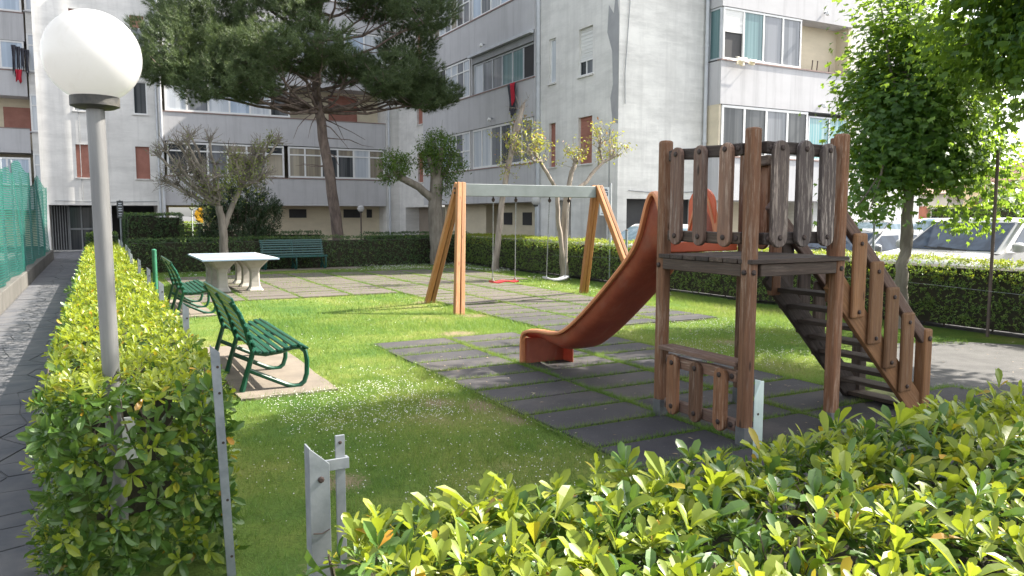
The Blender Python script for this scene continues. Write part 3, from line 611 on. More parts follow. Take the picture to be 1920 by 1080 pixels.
# --- right wing
B3 = thing('apartment_building', 'large white and grey wing with grey balcony bands on the right', 'apartment building', (14, 19.2, 0), 'blocks of the apartment complex')
oX = (14.0, 19.2, 0)     # the -X face, u runs along +Y
opsx = [(3.62, 4.05, 6.15, 7.65), (1.4, 2.2, 6.1, 7.6), (3.62, 4.05, 3.3, 4.8), (1.4, 2.2, 3.3, 4.8), (1.4, 2.2, 9.2, 10.7), (3.62, 4.05, 9.2, 10.7), (.55, 1.5, 0, 2.15, 1.5), (2.6, 3.6, 0, 2.15, 1.5)]
b = MB(); facade(b, oX, UY, NX, 4.75, 0, 15.4, opsx)
b.build('side_wall', MT['white_wall'], B3)
for q in opsx[:6]:
    sill(B3, oX, UY, NX, q[0], q[1], q[2])
    if q[2] == 3.3: shutter(B3, oX, UY, NX, *q[:4])
    elif q == opsx[1]:
        shutter(B3, oX, UY, NX, q[0], q[1], q[2]+.5, q[3], 'blind', d=-.09); window(B3, oX, UY, NX, q[0], q[1], q[2], q[2]+.5, ['g_grey', 'g_dark'], d=-.03)
    else: window(B3, oX, UY, NX, *q[:4], ['g_curtain'], d=-.06)
b = MB(); fbox(b, oX, UY, NX, .5, 3.7, 0, 2.15, -1.5, -1.48); b.build('ground_floor_wall', MT['cream'], B3)
# cement repair stripe near the corner
b = MB(); poly = [(.02, 4.4), (.30, 4.5), (.42, 5.2), (.30, 5.6), (.36, 6.6), (.62, 7.2), (.55, 8.0), (.30, 7.7), (.18, 8.4), (.02, 7.6)]
b.add([P3(oX, UY, NX, u, z, .006) for u, z in poly], [tuple(range(len(poly)))]); b.build('cement_patch', MT['grey_patch'], B3)
pipe(B3, 13.93, 23.88, 0, 15.2, .075)
# front facing wall
oF = (14.0, 19.2, 0)
b = MB(); facade(b, oF, UX, NY, 14.6, 0, 15.4, [(.35, 3.2, 0, 2.15, .5), (4.4, 8.6, 0, 2.1, 1.2)])
b.add([(28.6, 19.2, 0), (28.6, 41.5, 0), (28.6, 41.5, 15.4), (28.6, 19.2, 15.4)], [(0, 1, 2, 3)]); b.add([(14, 19.2, 15.4), (28.6, 19.2, 15.4), (28.6, 41.5, 15.4), (14, 41.5, 15.4)], [(0, 1, 2, 3)])
b.build('front_wall', MT['block_wall'], B3)
b = MB(); fbox(b, oF, UX, NY, .35, 3.2, 0, 1.1, -.5, -.45); b.build('garage_door', MT['garage'], B3)
b = MB(); fbox(b, oF, UX, NY, .35, 3.2, 1.1, 2.15, -.5, -.47); b.build('garage_opening', MT['dark'], B3)
b = MB(); fbox(b, oF, UX, NY, 4.4, 8.6, 0, 2.1, -1.2, -1.15); b.build('ground_floor_wall', MT['cream'], B3)
pipe(B3, 17.34, 19.1, 0, 15.2, .06)
# front balcony stack
oB = (17.45, 18.55, 0); WB = 6.15
bands(B3, oB, UX, NY, 0, WB, LV)
for a, c in LV:
    b = MB(); b.box(17.45, 17.55, 18.69, 19.195, a, c); b.build('balcony_return', MT['grey_band'], B3)
b = MB()
for a, c in LV: b.box(17.55, 23.6, 18.69, 19.19, a, a+.18)
b.build('balcony_slab', MT['grey_band'], B3)
b = MB(); b.box(23.45, 23.6, 18.69, 19.19, 2.3, 15); b.build('end_wall', MT['cream'], B3)
b = MB(); b.box(17.452, 17.53, 18.6, 19.19, 3.53, 5.14); b.build('return_wall', MT['cream'], B3)
window(B3, oB, UX, NY, .1, 4.0, 3.53, 5.12, ['g_dark', 'g_dark', 'g_grey', 'g_dark'], d=-.02, bar=.08)
window(B3, oB, UX, NY, 4.05, WB-.05, 3.53, 5.0, ['g_shelf', 'g_shelf'], fm='pipe', d=-.03)
f = window(B3, oB, UX, NY, .08, 3.55, 6.53, 8.12, [None, 'g_teal', 'g_grey', 'g_grey'], fm='white_metal', d=-.02, bar=.06)
b = MB(); fbox(b, oB, UX, NY, .14, .92, 7.38, 8.06, -.06, -.045); b.build('blind', MT['blind'], f)
b = MB(); fbox(b, oB, UX, NY, .14, .92, 6.59, 7.38, -.1, -.08); b.build('open_casement', MT['dark'], f)
window(B3, (17.47, 18.6, 0), UY, NX, .03, .56, 6.53, 8.12, ['g_teal'], fm='pipe', d=0)
window(B3, oB, UX, NY, .1, WB-.1, 9.53, 11.1, ['g_curtain', 'g_grey', 'g_grey', 'g_curtain', 'g_blue'], d=-.03, bar=.08)
b = MB(); facade(b, (21.0, 19.19, 0), UX, NY, 2.45, 6.2, 8.14); b.build('loggia_wall', MT['cream'], B3)
for k, x in enumerate((21.9, 22.15, 22.75)):
    b = MB(); b.tube([(x, 18.9, 6.5), (x+.05, 18.9, 6.95)], .02, 5); b.build('railing_post', MT['iron'], B3)
# side balcony stack, facing the garden
oS = (13.82, 24.0, 0); WS = 10.5
bands(B3, oS, UY, NX, 0, WS, LV)
b = MB()
for a, c in LV: b.box(13.96, 14.9, 24.0, 34.5, a, a+.2)
b.build('balcony_slab', MT['grey_band'], B3)
b = MB(); b.box(13.86, 14.0, 23.96, 24.06, 2.12, 15.2); b.box(13.86, 13.97, 29.16, 29.26, 2.12, 15.2); b.build('balcony_pier', MT['grey_band'], B3)
b = MB(); facade(b, (14.9, 24, 0), UY, NX, 10.5, 2.1, 15.4); b.build('loggia_wall', MT['cream'], B3)
b = MB(); facade(b, (14.9, 24, 0), UY, NX, 10.5, 0, 2.1, [(4.6, 6.0, 0, 2.1, 9)]); b.build('ground_floor_wall', MT['cream'], B3)
for u in (2.0, 3.6):
    b = MB(); fbox(b, (14.9, 24, 0), UY, NX, u, u+.7, 1.25, 1.75, 0, .03); b.build('vent_window', MT['dark'], B3)
window(B3, oS, UY, NX, .12, 5.1, 3.53, 5.12, ['g_grey', 'g_grey', 'g_dark', 'g_grey', 'g_curtain', 'g_curtain'], d=-.03, bar=.08, tr=None)
window(B3, oS, UY, NX, 5.35, 10.4, 3.53, 5.12, ['g_curtain', 'g_grey', 'g_curtain', 'g_blue', 'g_curtain', 'g_grey', 'g_curtain'], d=-.03, bar=.07, tr=.5)
window(B3, oS, UY, NX, .12, 5.1, 6.53, 7.75, ['dark', 'g_teal', 'g_teal', 'g_grey', 'g_grey', 'g_curtain'], fm='pipe', d=-.1, bar=.06)
b = MB(); fbox(b, oS, UY, NX, .1, 5.1, 7.77, 8.1, -.12, -.02); b.build('roller_box', MT['grey_metal'], B3)
b = MB(); fbox(b, oS, UY, NX, .02, 5.2, 8.02, 8.12, .0, .16); b.build('awning', MT['pipe'], B3)
window(B3, oS, UY, NX, 5.35, 10.4, 6.53, 8.1, ['g_curtain', 'g_grey', 'g_curtain', 'g_curtain', 'g_dark', 'g_curtain', 'g_grey', 'g_dark'], d=-.03, bar=.07, tr=.3)
window(B3, oS, UY, NX, .12, 5.1, 9.53, 11.1, ['g_blue', 'g_curtain', 'g_blue', 'g_curtain', 'g_grey', 'g_blue'], d=-.03, bar=.07)
window(B3, oS, UY, NX, 5.35, 10.4, 9.53, 11.1, ['g_grey', 'g_dark', 'g_cream', 'g_grey', 'g_curtain', 'g_cream', 'g_cream', 'g_grey'], d=-.03, bar=.07, tr=.45)
window(B3, oS, UY, NX, .12, 10.4, 12.53, 14.1, ['g_grey', 'g_curtain', 'g_blue', 'g_grey', 'g_curtain', 'g_blue', 'g_grey'], d=-.03, bar=.07)
# recessed end of the side face
oR = (14.6, 34.5, 0); opr = [(2.0, 2.75, z, z+1.5) for z in (3.3, 6.2, 9.2)]
b = MB(); facade(b, oR, UY, NX, 6.0, 0, 15.4, opr+[(.6, 4.6, 0, 2.05, .8)]); b.build('recessed_wall', MT['white_wall'], B3)
b = MB(); fbox(b, oR, UY, NX, .6, 4.6, 0, 2.05, -.8, -.78); b.build('ground_floor_wall', MT['garage'], B3)
for q in opr: shutter(B3, oR, UY, NX, *q); sill(B3, oR, UY, NX, q[0], q[1], q[2])
pipe(B3, 14.5, 34.62, 0, 15, .07)
for par, pts in ((B3, [(13.96, 19.5, 2.35), (13.96, 20.6, 2.3), (13.96, 22.4, 2.34), (13.96, 23.7, 2.3)]), (B3, [(13.97, 19.62, .2), (13.97, 19.62, 4.3)]), (B3, [(14.4, 19.17, 2.4), (15.6, 19.17, 2.33), (17.2, 19.17, 2.4)]), (B3, [(14.22, 19.17, 5.0), (14.2, 19.17, 5.9), (14.35, 19.17, 8.0), (14.25, 19.17, 8.6)]), (B1, [(-1.6, 40.47, 2.3), (.4, 40.47, 2.24), (2.6, 40.47, 2.3)]), (B1, [(-.5, 40.47, 2.3), (-.5, 40.47, 9)])):
    q = MB(); q.tube(pts, .014, 5); q.build('cable', MT['grey_metal'], par, pts[0])
# ---------------------------------------------------------------- laundry and things on the facades
def cloth(name, mt, label, cat, o, ux, n, u0, u1, z0, z1, d=.12, group=None, parent=None, taper=.8):
    b = MB(); nu, nz = 9, 9; v = []
    for j in range(nz):
        for i in range(nu):
            t = j/(nz-1); s = i/(nu-1); k = 1-(1-taper)*t; u = (u0+u1)/2+(s-.5)*(u1-u0)*k+.02*math.sin(5*t+i)
            v.append(P3(o, ux, n, u, z1+(z0-z1)*t*(1-.15*math.sin(s*7+u0)), d+.035*math.sin(s*9+t*3)))
    b.add(v, [(j*nu+i, j*nu+i+1, (j+1)*nu+i+1, (j+1)*nu+i) for j in range(nz-1) for i in range(nu-1)])
    q = b.build(name, MT[mt], parent, P3(o, ux, n, u0, z1, d) if parent is None else None, smooth=True)
    m = q.modifiers.new('thick', 'SOLIDIFY'); m.thickness = .012
    return setp(q, label, cat, group)
cloth('hanging_jacket', 'cloth_black', 'dark jacket hung out over the grey balcony parapet', 'laundry', oS, UY, NX, 1.05, 1.7, 5.35, 6.45, .14, 'laundry on the balconies')
cloth('hanging_shirt', 'cloth_red', 'bright red shirt hung beside the dark jacket', 'laundry', oS, UY, NX, 1.0, 1.35, 5.72, 6.45, .22, 'laundry on the balconies')
for k in range(4):
    cloth('hanging_sock', 'cloth_black', ['dark garment at the left end of the far left washing line', 'long dark garment second on the far left washing line', 'dark garment third on the far left washing line', 'short dark garment at the right end of the far left washing line'][k], 'laundry', (-9, 47, 0), UX, NY, 5.62+.19*k, 5.80+.19*k, 8.78+.12*(k % 3), 10.15-.06*k, .3, 'laundry on the balconies', taper=.6)
cloth('hanging_cloth', 'cloth_red', 'small red garment hanging lowest on the far left balcony', 'laundry', (-9, 47, 0), UX, NY, 5.75, 6.02, 8.35, 8.95, .34, 'laundry on the balconies', taper=.9)
dr = thing('drying_rack', 'small white drying rack clipped outside the open upper window', 'drying rack', (18.0, 18.4, 6.45))
b = MB()
for k in range(6): b.tube([(17.6+.03*k, 18.53-.1*k, 6.5-.01*k), (18.75, 18.53-.1*k, 6.5-.01*k)], .009, 5)
for x in (17.65, 18.2, 18.7): b.tube([(x, 18.55, 6.52), (x, 18.02, 6.42)], .012, 5)
b.build('rack_frame', MT['white_metal'], dr)
cloth('towel', 'cloth_white', None, None, (17.45, 18.55, 0), UX, NY, .3, .75, 6.30, 6.56, .3, parent=dr); cloth('towel', 'cloth_white', None, None, (17.45, 18.55, 0), UX, NY, .75, 1.1, 6.34, 6.52, .36, parent=dr)
for x, y, z, nn, lab in ((13.8, 27.9, 8.35, NX, 'small wall lamp under the upper grey band of the wing'), (13.8, 27.2, 5.4, NX, 'small wall lamp under the middle grey band of the wing'), (22.0, 18.53, 8.45, NY, 'white camera lamp on the upper front balcony band'), (22.0, 18.53, 5.4, NY, 'white camera lamp on the lower front balcony band')):
    t = thing('wall_lamp', lab, 'wall lamp', (x, y, z), 'small lamps on the balcony bands'); nv = Vector(nn)
    b = MB(); b.tube([Vector((x, y, z))-nv*.0, Vector((x, y, z))+nv*.12], .03, 8); b.build('bracket', MT['grey_metal'], t)
    b = MB(); b.lathe(Vector((x, y, z-.12))+nv*.14, [(.02, 0), (.07, .03), (.08, .08), (.05, .14), (.02, .15)], 10); b.build('lamp_head', MT['white_metal'], t, smooth=True)
def copy_tree(o, W, parent=None, **kw):
    c = o.copy(); COL.objects.link(c); WM[c.name] = W.copy()
    if parent is None: c.matrix_world = W
    else: c.parent = parent; c.matrix_local = WM[parent.name].inverted() @ W
    for ch in [q for q in ALLKIDS(o)]:
        copy_tree(ch, W @ (WM[o.name].inverted() @ WM[ch.name]), c)
    return setp(c, **kw)
def ALLKIDS(o): return [q for q in COL.objects if q.parent == o]
def move_root(o, W):
    def rec(q, Wn):
        for ch in ALLKIDS(q): rec(ch, Wn @ (WM[q.name].inverted() @ WM[ch.name]))
        WM[q.name] = Wn.copy()
    rec(o, W); o.matrix_world = W
TZ = lambda x, y, z=0, r=0: Matrix.Translation((x, y, z)) @ Matrix.Rotation(r, 4, 'Z')
# ---------------------------------------------------------------- play tower with slide and stairs
tw = thing('play_tower', 'brown wooden play tower with orange slide and plank stairs on black rubber mat', 'play tower', (4.45, 4.4, 0))
PX0, PX1, PY0, PY1 = 4.02, 4.90, 3.93, 4.88
for x, y, h in ((PX0, PY1, 2.24), (PX0-.02, PY0, 2.25), (PX1, PY0, 2.25), (PX1, PY1, 2.2)):
    p = plank('post', MT['wood'], tw, (x, y, .13), (x+.008, y, h), .09, .09, (0, 1, 0), bevel=.02)
    b = MB(); b.box(x-.044, x+.044, y-.044, y+.044, -.05, .15); q = b.build('metal_foot', MT['foot'], p, (x, y, 0), bevel=.004)
    for dx, dy in ((-1, 0), (0, -1)):
        stud('bolt', p, (x+dx*.045, y+dy*.045, 1.25), (dx, dy, 0), .02)
# deck
for k in range(7):
    y = 3.86+.145*k+.07
    plank('deck_board', MT['wood_dark'], tw, (PX0-.06, y, 1.325), (PX1+.06, y, 1.325), .135, .032, (0, 0, 1), bevel=.005)
for p0, p1, sd_ in (((PX0-.02, PY0+.05, 1.262), (PX0-.02, PY1-.05, 1.262), (1, 0, 0)), ((PX0+.05, PY0-.02, 1.262), (PX1-.05, PY0-.02, 1.262), (0, 1, 0)), ((PX1+.0, PY0+.05, 1.262), (PX1+.0, PY1-.05, 1.262), (1, 0, 0)), ((PX0+.05, PY1, 1.262), (PX1-.05, PY1, 1.262), (0, 1, 0))):
    plank('deck_beam', MT['wood_dark'], tw, p0, p1, .088, .05, sd_, wob=.002)
# side panels of the deck
def panel(p0, p1, nrm, zb, zt, mt, rail_mt, wob, nsl=3, w=.125, first=.19, cap=False):
    a, c, nv = Vector(p0), Vector(p1), Vector(nrm); d = (c-a).normalized(); L = (c-a).length
    plank('rail', MT[rail_mt], tw, a+d*.03+Vector((0, 0, zt-.055)), c-d*.03+Vector((0, 0, zt-.055)), .085, .06, nv, wob=.007, bevel=.012)
    plank('rail', MT[rail_mt], tw, a+d*.03+Vector((0, 0, zb+.065)), c-d*.03+Vector((0, 0, zb+.065)), .085, .06, nv, wob=.004, bevel=.012)
    for z in (zt-.055, zb+.065):
        for s_ in (a+d*.07, c-d*.07): stud('bolt', tw, s_+nv*.032+Vector((0, 0, z)), nv, .022)
    for k in range(nsl):
        u = L*(first+(1-2*first)*k/(nsl-1)); q = a+d*u+nv*.052
        tl = random.uniform(-.006, .006)
        s_ = plank('slat', MT[mt], tw, q+Vector((0, 0, zb)), q+d*tl+Vector((0, 0, zt+random.uniform(-.01, .01))), w, .036, nv, 'round', bevel=.007)
        for z in (zb+.07, zt-.055): stud('bolt', s_, q+nv*.018+Vector((0, 0, z)), nv, .02)
L0, L1 = (PX0-.0, PY0+.05, 0), (PX0-.0, PY1-.05, 0)
panel(L0, L1, (-1, 0, 0), 1.42, 2.17, 'wood_mid', 'wood_dark', .004)
panel((PX0+.05, PY0, 0), (PX1-.05, PY0, 0), (0, -1, 0), 1.42, 2.17, 'wood_worn', 'wood_dark', .004, w=.15)
panel(L0, L1, (-1, 0, 0), .07, .545, 'wood', 'wood_mid', .004)
plank('seat_board', MT['wood_mid'], tw, (PX0, PY0+.05, .59), (PX0, PY1-.05, .59), .15, .035, (0, 0, 1))
# a rail across the back and the far side of the deck
plank('rail', MT['wood_dark'], tw, (PX1, 4.62, 2.1), (PX1, PY1-.04, 2.1), .085, .06, (1, 0, 0), wob=.004, bevel=.012)
plank('slat', MT['wood'], tw, (PX1+.05, 4.72, 1.36), (PX1+.05, 4.72, 2.14), .12, .036, (1, 0, 0), 'round')
plank('jamb_board', MT['wood'], tw, (PX1+.075, 4.02, .98), (PX1+.08, 4.03, 2.23), .10, .06, (0, 1, 0), bevel=.012)
plank('jamb_board', MT['wood'], tw, (PX1+.075, 4.6, .98), (PX1+.08, 4.6, 2.1), .10, .06, (0, 1, 0), bevel=.012)
# stairs
def sz(x, off): return .89-1.035*(x-5.18)+off
for y, mt, s_ in ((3.985, 'wood_stair', -1), (4.60, 'wood_dark', 1)):
    plank('stringer', MT['wood_stair' if s_ < 0 else 'wood_dark'], tw, (PX1+.02, y, sz(PX1+.02, .0)), (6.03, y, sz(6.03, .02)), .19, .045, (0, 1, 0), wob=.003)
    plank('handrail', MT['wood_mid'], tw, (PX1+.0, y, 1.46-1.0*(PX1-5.18)), (6.12, y, 1.46-1.0*(6.12-5.18)+.06), .10, .06, (0, 1, 0), wob=.004, bevel=.014)
    for k, x in enumerate((5.17, 5.385, 5.59, 5.80)):
        q = plank('railing_plank', MT[mt], tw, (x, y+s_*.045, sz(x, -.05)), (x, y+s_*.045, sz(x, .61)), .15, .036, (0, 1, 0), 'flat', bevel=.02)
        for z in (sz(x, .0), sz(x, .53)): stud('bolt', q, (x, y+s_*.064, z), (0, s_, 0), .017)
    p = plank('newel_post', MT[mt], tw, (6.09, y, -.02), (6.09, y, .70), .10, .10, (0, 1, 0), bevel=.018)
    stud('bolt', p, (6.09, y+s_*.052, .62), (0, s_, 0), .022)
for k in range(8):
    x = 5.07+.135*k; z = sz(x, .02)
    plank('tread', MT['wood_dark'], tw, (x, 4.01, z), (x, 4.58, z), .17, .034, (0, 0, 1), bevel=.006, wob=.001)
# slide
CX, HW = 4.37, .25
ST = [(4.93, 1.345, 1.44), (4.97, 1.345, 1.62), (5.02, 1.345, 1.77), (5.08, 1.34, 1.84), (5.13, 1.33, 1.82), (5.18, 1.31, 1.74), (5.22, 1.285, 1.62), (5.27, 1.25, 1.48), (5.33, 1.205, 1.38), (5.42, 1.12, 1.28), (5.55, .995, 1.165), (5.7, .87, 1.04), (5.9, .71, .88), (6.12, .545, .715), (6.3, .42, .59), (6.45, .33, .505), (6.55, .285, .465), (6.65, .27, .445), (6.76, .28, .435), (6.9, .305, .43), (7.04, .33, .42), (7.18, .335, .40), (7.27, .325, .375), (7.31, .30, .345)]
def dense(st, n=70):
    a = np.array(st); t = np.linspace(0, len(a)-1, n); out = np.stack([np.interp(t, range(len(a)), a[:, i]) for i in range(3)], 1)
    for _ in range(2): out[1:-1] = (out[:-2]+2*out[1:-1]+out[2:])/4
    return out
SD = dense(ST)
def sect(zf, zr):
    h = zr-zf; L = [(-HW-.012, zr), (-HW-.006, zr-.3*h), (-HW+.01, zf+.4*h), (-HW+.035, zf+.2*h), (-HW+.075, zf+.07*h), (-HW+.13, zf+.015*h), (-.06, zf)]
    return L+[(-x, z) for x, z in reversed(L)]
b = MB(); k = 14; v = []
for Y, zf, zr in SD: v += [(CX+x, Y, z) for x, z in sect(zf, zr)]
n = len(SD); b.add(v, [(i*k+j, i*k+j+1, (i+1)*k+j+1, (i+1)*k+j) for i in range(n-1) for j in range(k-1)])
sl = b.build('slide', MT['slide'], tw, (CX, 5, 0), smooth=True); m = sl.modifiers.new('thick', 'SOLIDIFY'); m.thickness = .014; m.offset = 0
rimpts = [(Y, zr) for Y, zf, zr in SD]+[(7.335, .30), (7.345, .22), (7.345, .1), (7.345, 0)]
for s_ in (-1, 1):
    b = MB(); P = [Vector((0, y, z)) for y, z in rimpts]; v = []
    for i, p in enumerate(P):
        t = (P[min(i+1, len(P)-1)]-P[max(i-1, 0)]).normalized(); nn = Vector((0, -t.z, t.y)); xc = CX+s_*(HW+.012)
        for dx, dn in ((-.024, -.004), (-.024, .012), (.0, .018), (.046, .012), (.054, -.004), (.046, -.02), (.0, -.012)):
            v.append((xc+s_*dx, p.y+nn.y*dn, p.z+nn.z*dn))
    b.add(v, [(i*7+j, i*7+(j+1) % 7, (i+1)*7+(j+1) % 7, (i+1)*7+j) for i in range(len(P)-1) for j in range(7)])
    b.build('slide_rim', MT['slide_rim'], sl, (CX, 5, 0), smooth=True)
b = MB(); b.box(CX-HW, CX+HW, 7.31, 7.33, 0, .3); b.box(CX+HW-.016, CX+HW, 7.12, 7.31, 0, .28); b.build('end_panel', MT['slide'], sl, (CX, 7.3, 0), bevel=.004)
b = MB(); b.box(PX0+.06, PX1-.06, 4.89, 4.93, 1.345, 1.43); b.build('slide_sill', MT['slide_hood'], sl, (CX, 4.9, 1.35), bevel=.01)
b = MB(); seg = 14; poly = [(.165*math.cos(math.pi*i/seg), .165*math.sin(math.pi*i/seg)) for i in range(seg+1)]
v = [(CX+.27-.018*0+0*x, 5.11+x, 1.72+z) for x, z in poly]+[(CX+.27, 4.945, 1.36), (CX+.27, 5.275, 1.36)]
b.add([*v[:seg+1], v[seg+1], v[seg+2]], [tuple(range(seg+1))+(seg+1, seg+2)])
e = b.build('slide_ear', MT['slide_hood'], sl, (CX+.27, 5.1, 1.36)); m = e.modifiers.new('thick', 'SOLIDIFY'); m.thickness = .02
# ---------------------------------------------------------------- swing
sw = thing('swing_set', 'wooden two-seat swing with grey metal crossbar on worn rubber mat', 'swing', (7.3, 12.6, 0))
b = MB(); b.box(5.80, 8.62, 12.52, 12.66, 1.985, 2.205); b.build('crossbar', MT['beam'], sw, bevel=.008)
for top, feet in (((5.74, 12.59), ((5.25, 11.60), (5.48, 13.48))), ((8.69, 12.59), ((9.16, 11.72), (9.06, 13.6)))):
    for fx, fy in feet:
        for dx in (-.05, .05):
            plank('leg', MT['wood_swing'], sw, (fx+dx, fy, -.05), (top[0]+dx*.8, top[1]+(.03 if fy > 12.6 else -.03), 2.215), .105, .082, (1, 0, 0), bevel=.014)
    b = MB(); b.tube([(top[0]-.12, 12.59, 2.12), (top[0]+.12, 12.59, 2.12)], .018, 8); b.tube([(top[0]-.12, 12.59, 2.04), (top[0]+.12, 12.59, 2.04)], .018, 8); b.build('bolt', MT['bolt'], sw)
def seat(xa, xb, y, z, mt, sag):
    b = MB(); k = 10; v = []
    for i in range(k+1):
        t = i/k; zz = z+sag*((2*t-1)**2)-.012*math.sin(t*9)*(1 if sag < .03 else 0)
        for dy, dz in ((-.09, -.0), (-.09, .03), (.09, .03), (.09, 0)): v.append((xa+(xb-xa)*t, y+dy, zz+dz))
    b.add(v, [(i*4+j, i*4+(j+1) % 4, (i+1)*4+(j+1) % 4, (i+1)*4+j) for i in range(k) for j in range(4)]+[(0, 1, 2, 3), (k*4+3, k*4+2, k*4+1, k*4)])
    s_ = b.build('swing_seat', MT[mt], sw, ((xa+xb)/2, y, z), bevel=.006)
    for x in (xa+.03, xb-.03):
        b = MB(); zt = 1.985
        kz = np.arange(z+.06, zt, .045)
        for i, q in enumerate(kz): b.tube([(x+.004, 12.59+(y-12.59)*(zt-q)/(zt-z), q-.008), (x-.004, 12.59+(y-12.59)*(zt-q-.05)/(zt-z), q+.047)], .0085, 4)
        b.tube([(x, y-.07, z+.03), (x, y, z+.09)], .008, 4); b.tube([(x, y+.07, z+.03), (x, y, z+.09)], .008, 4)
        b.build('chain', MT['chain'], s_, (x, y, z))
        b = MB(); b.lathe((x, 12.59, zt-.1), [(.012, 0), (.03, .02), (.034, .05), (.014, .07), (.014, .1)], 8); b.build('hanger', MT['bolt'], s_, (x, 12.59, zt-.1))
seat(6.37, 6.90, 12.62, .40, 'red_seat', .008); seat(7.57, 8.06, 12.7, .385, 'grey_seat', .05)
# ---------------------------------------------------------------- benches (profile in x-z, length along y)
def make_bench(label, L, nf, mt='bench', cname='park_bench'):
    t = thing(cname, label, 'bench', (0, 0, 0), 'green slatted park benches')
    fr = [.06+(L-.12)*i/(nf-1) for i in range(nf)]
    for y in fr:
        b = MB()
        b.tube([(0, y, .012), (.055, y, .2), (.11, y, .385)], [.026, .026, .024], 8)
        b.tube([(.11, y, .37), (.085, y, .45), (.05, y, .60), (.0, y, .74), (-.075, y, .86)], .023, 8)
        b.tube([(.10, y, .375), (.22, y, .35), (.36, y, .365), (.47, y, .395), (.54, y, .395), (.59, y, .35), (.605, y, .26), (.60, y, .13), (.575, y, .055), (.53, y, .02), (.47, y, .02), (.40, y, .045), (.06, y, .215)], .0235, 8)
        b.build('side_frame', MT[mt], t, (0, y, 0), smooth=True)
    bp = [(.085, .455), (.06, .53), (.032, .605), (.002, .68), (-.03, .75), (-.065, .815), (-.09, .875)]
    for i, (x, z) in enumerate(bp):
        plank('back_slat', MT[mt], t, (x+.026, 0, z), (x+.026, L, z), .052, .022, (1, 0, .42), bevel=.006)
    for x, z in ((.15, .386), (.215, .377), (.28, .378), (.345, .388), (.41, .403), (.475, .42), (.535, .421), (.588, .392)):
        plank('seat_slat', MT[mt], t, (x, 0, z), (x, L, z), .048, .022, (-.05 if x < .5 else .5, 0, 1), bevel=.006)
    return t
bench = make_bench('nearest dark green slatted bench, on the concrete slab by the left hedge', 2.03, 3)
for i, (W, lab) in enumerate(((TZ(1.12, 7.3), None), (TZ(1.1, 13.55), 'second green slatted bench farther along the left hedge'))):
    if i == 0: move_root(bench, W)
    else: copy_tree(bench, W, None, label=lab)
b3 = make_bench('teal green bench facing the lawn in front of the dark back hedge', 1.9, 3, 'bench_old'); move_root(b3, TZ(4.3, 24.0, 0, -math.pi/2))
# ---------------------------------------------------------------- table tennis table
tt = thing('table_tennis_table', 'outdoor table tennis table with faded blue top and white concrete legs', 'table tennis table', (2.6, 17.9, 0))
b = MB(); b.box(1.86, 3.40, 16.75, 19.55, .70, .735); b.build('table_top', MT['pp_top'], tt, bevel=.006)
b = MB()
for q in ((1.88, 1.91, 16.77, 19.53), (3.35, 3.38, 16.77, 19.53), (1.91, 3.35, 16.77, 16.80), (1.91, 3.35, 19.50, 19.53), (1.91, 3.35, 18.12, 18.16), (2.62, 2.64, 16.8, 18.12), (2.62, 2.64, 18.16, 19.5)): b.box(*q, .736, .739)
b.build('white_line', MT['pp_line'], tt)
for x in (2.32, 2.98):
    for y in (17.35, 18.4, 19.3):
        b = MB(); pr = [(.17, 0), (.165, .03), (.115, .1), (.10, .2), (.095, .42), (.12, .5), (.24, .63), (.27, .66), (.27, .70)]
        v = []
        for r, z in pr: v += [(x+r*c, y+r*s_*.8, z) for c, s_ in ((-1, -.75), (-.75, -1), (.75, -1), (1, -.75), (1, .75), (.75, 1), (-.75, 1), (-1, .75))]
        b.add(v, [(i*8+j, i*8+(j+1) % 8, (i+1)*8+(j+1) % 8, (i+1)*8+j) for i in range(len(pr)-1) for j in range(8)]+[tuple(range(7, -1, -1)), tuple(range(64, 72))])
        b.build('leg', MT['concrete'], tt, (x, y, 0), bevel=.006)
# ---------------------------------------------------------------- lamps
def lamp(name, label, x, y, zc, R, rp, pmt='lamp_pole', near=False):
    t = thing(name, label, 'lamp', (x, y, 0), 'globe lamps on posts')
    zb = zc-R*.93
    b = MB(); b.tube([(x+.02 if near else x, y, -.05), (x, y, zb)], [rp, rp*1.02], 20); b.build('pole', MT[pmt], t, smooth=True)
    b = MB(); b.lathe((x, y, zb-.02), [(rp*1.05, -.03), (R*.40, -.025), (R*.5, -.015), (R*.5, .03), (R*.42, .035), (R*.3, .036)], 28); b.build('collar', MT['black_plastic'], t, smooth=True)
    th0 = math.asin(.36); pr = [(R*math.sin(a), -R*math.cos(a)) for a in np.linspace(th0, math.pi-.02, 30)]
    b = MB(); b.lathe((x, y, zc), pr, 48); b.build('globe', MT['globe'], t, (x, y, zc), smooth=True); return t
lp = lamp('street_lamp', 'tall lamp with a big white globe rising from the near end of the left hedge', ( .02), 4.38, 2.425, .222, .041, near=True)
b = MB(); b.box(.068, .135, 4.31, 4.33, .40, .62); b.build('sticker', MT['paper'], lp, (.1, 4.32, .4), bevel=.004)
lamp('garden_lamp', 'small globe lamp on a thin dark post right of the pine trunk', 10.25, 33, 1.93, .15, .03, 'iron')
lamp('garden_lamp', 'small white globe lamp seen behind the swing crossbar', 12.75, 22.0, 2.12, .155, .03, 'grey_pole')
lamp('garden_lamp', 'globe lamp by the dark entrance at the end of the path', .2, 39.5, 2.1, .15, .03, 'grey_pole')
lamp('garden_lamp', 'globe lamp far off seen through the passage beside the yellow sign', 6.1, 60, 2.3, .25, .04, 'grey_pole')
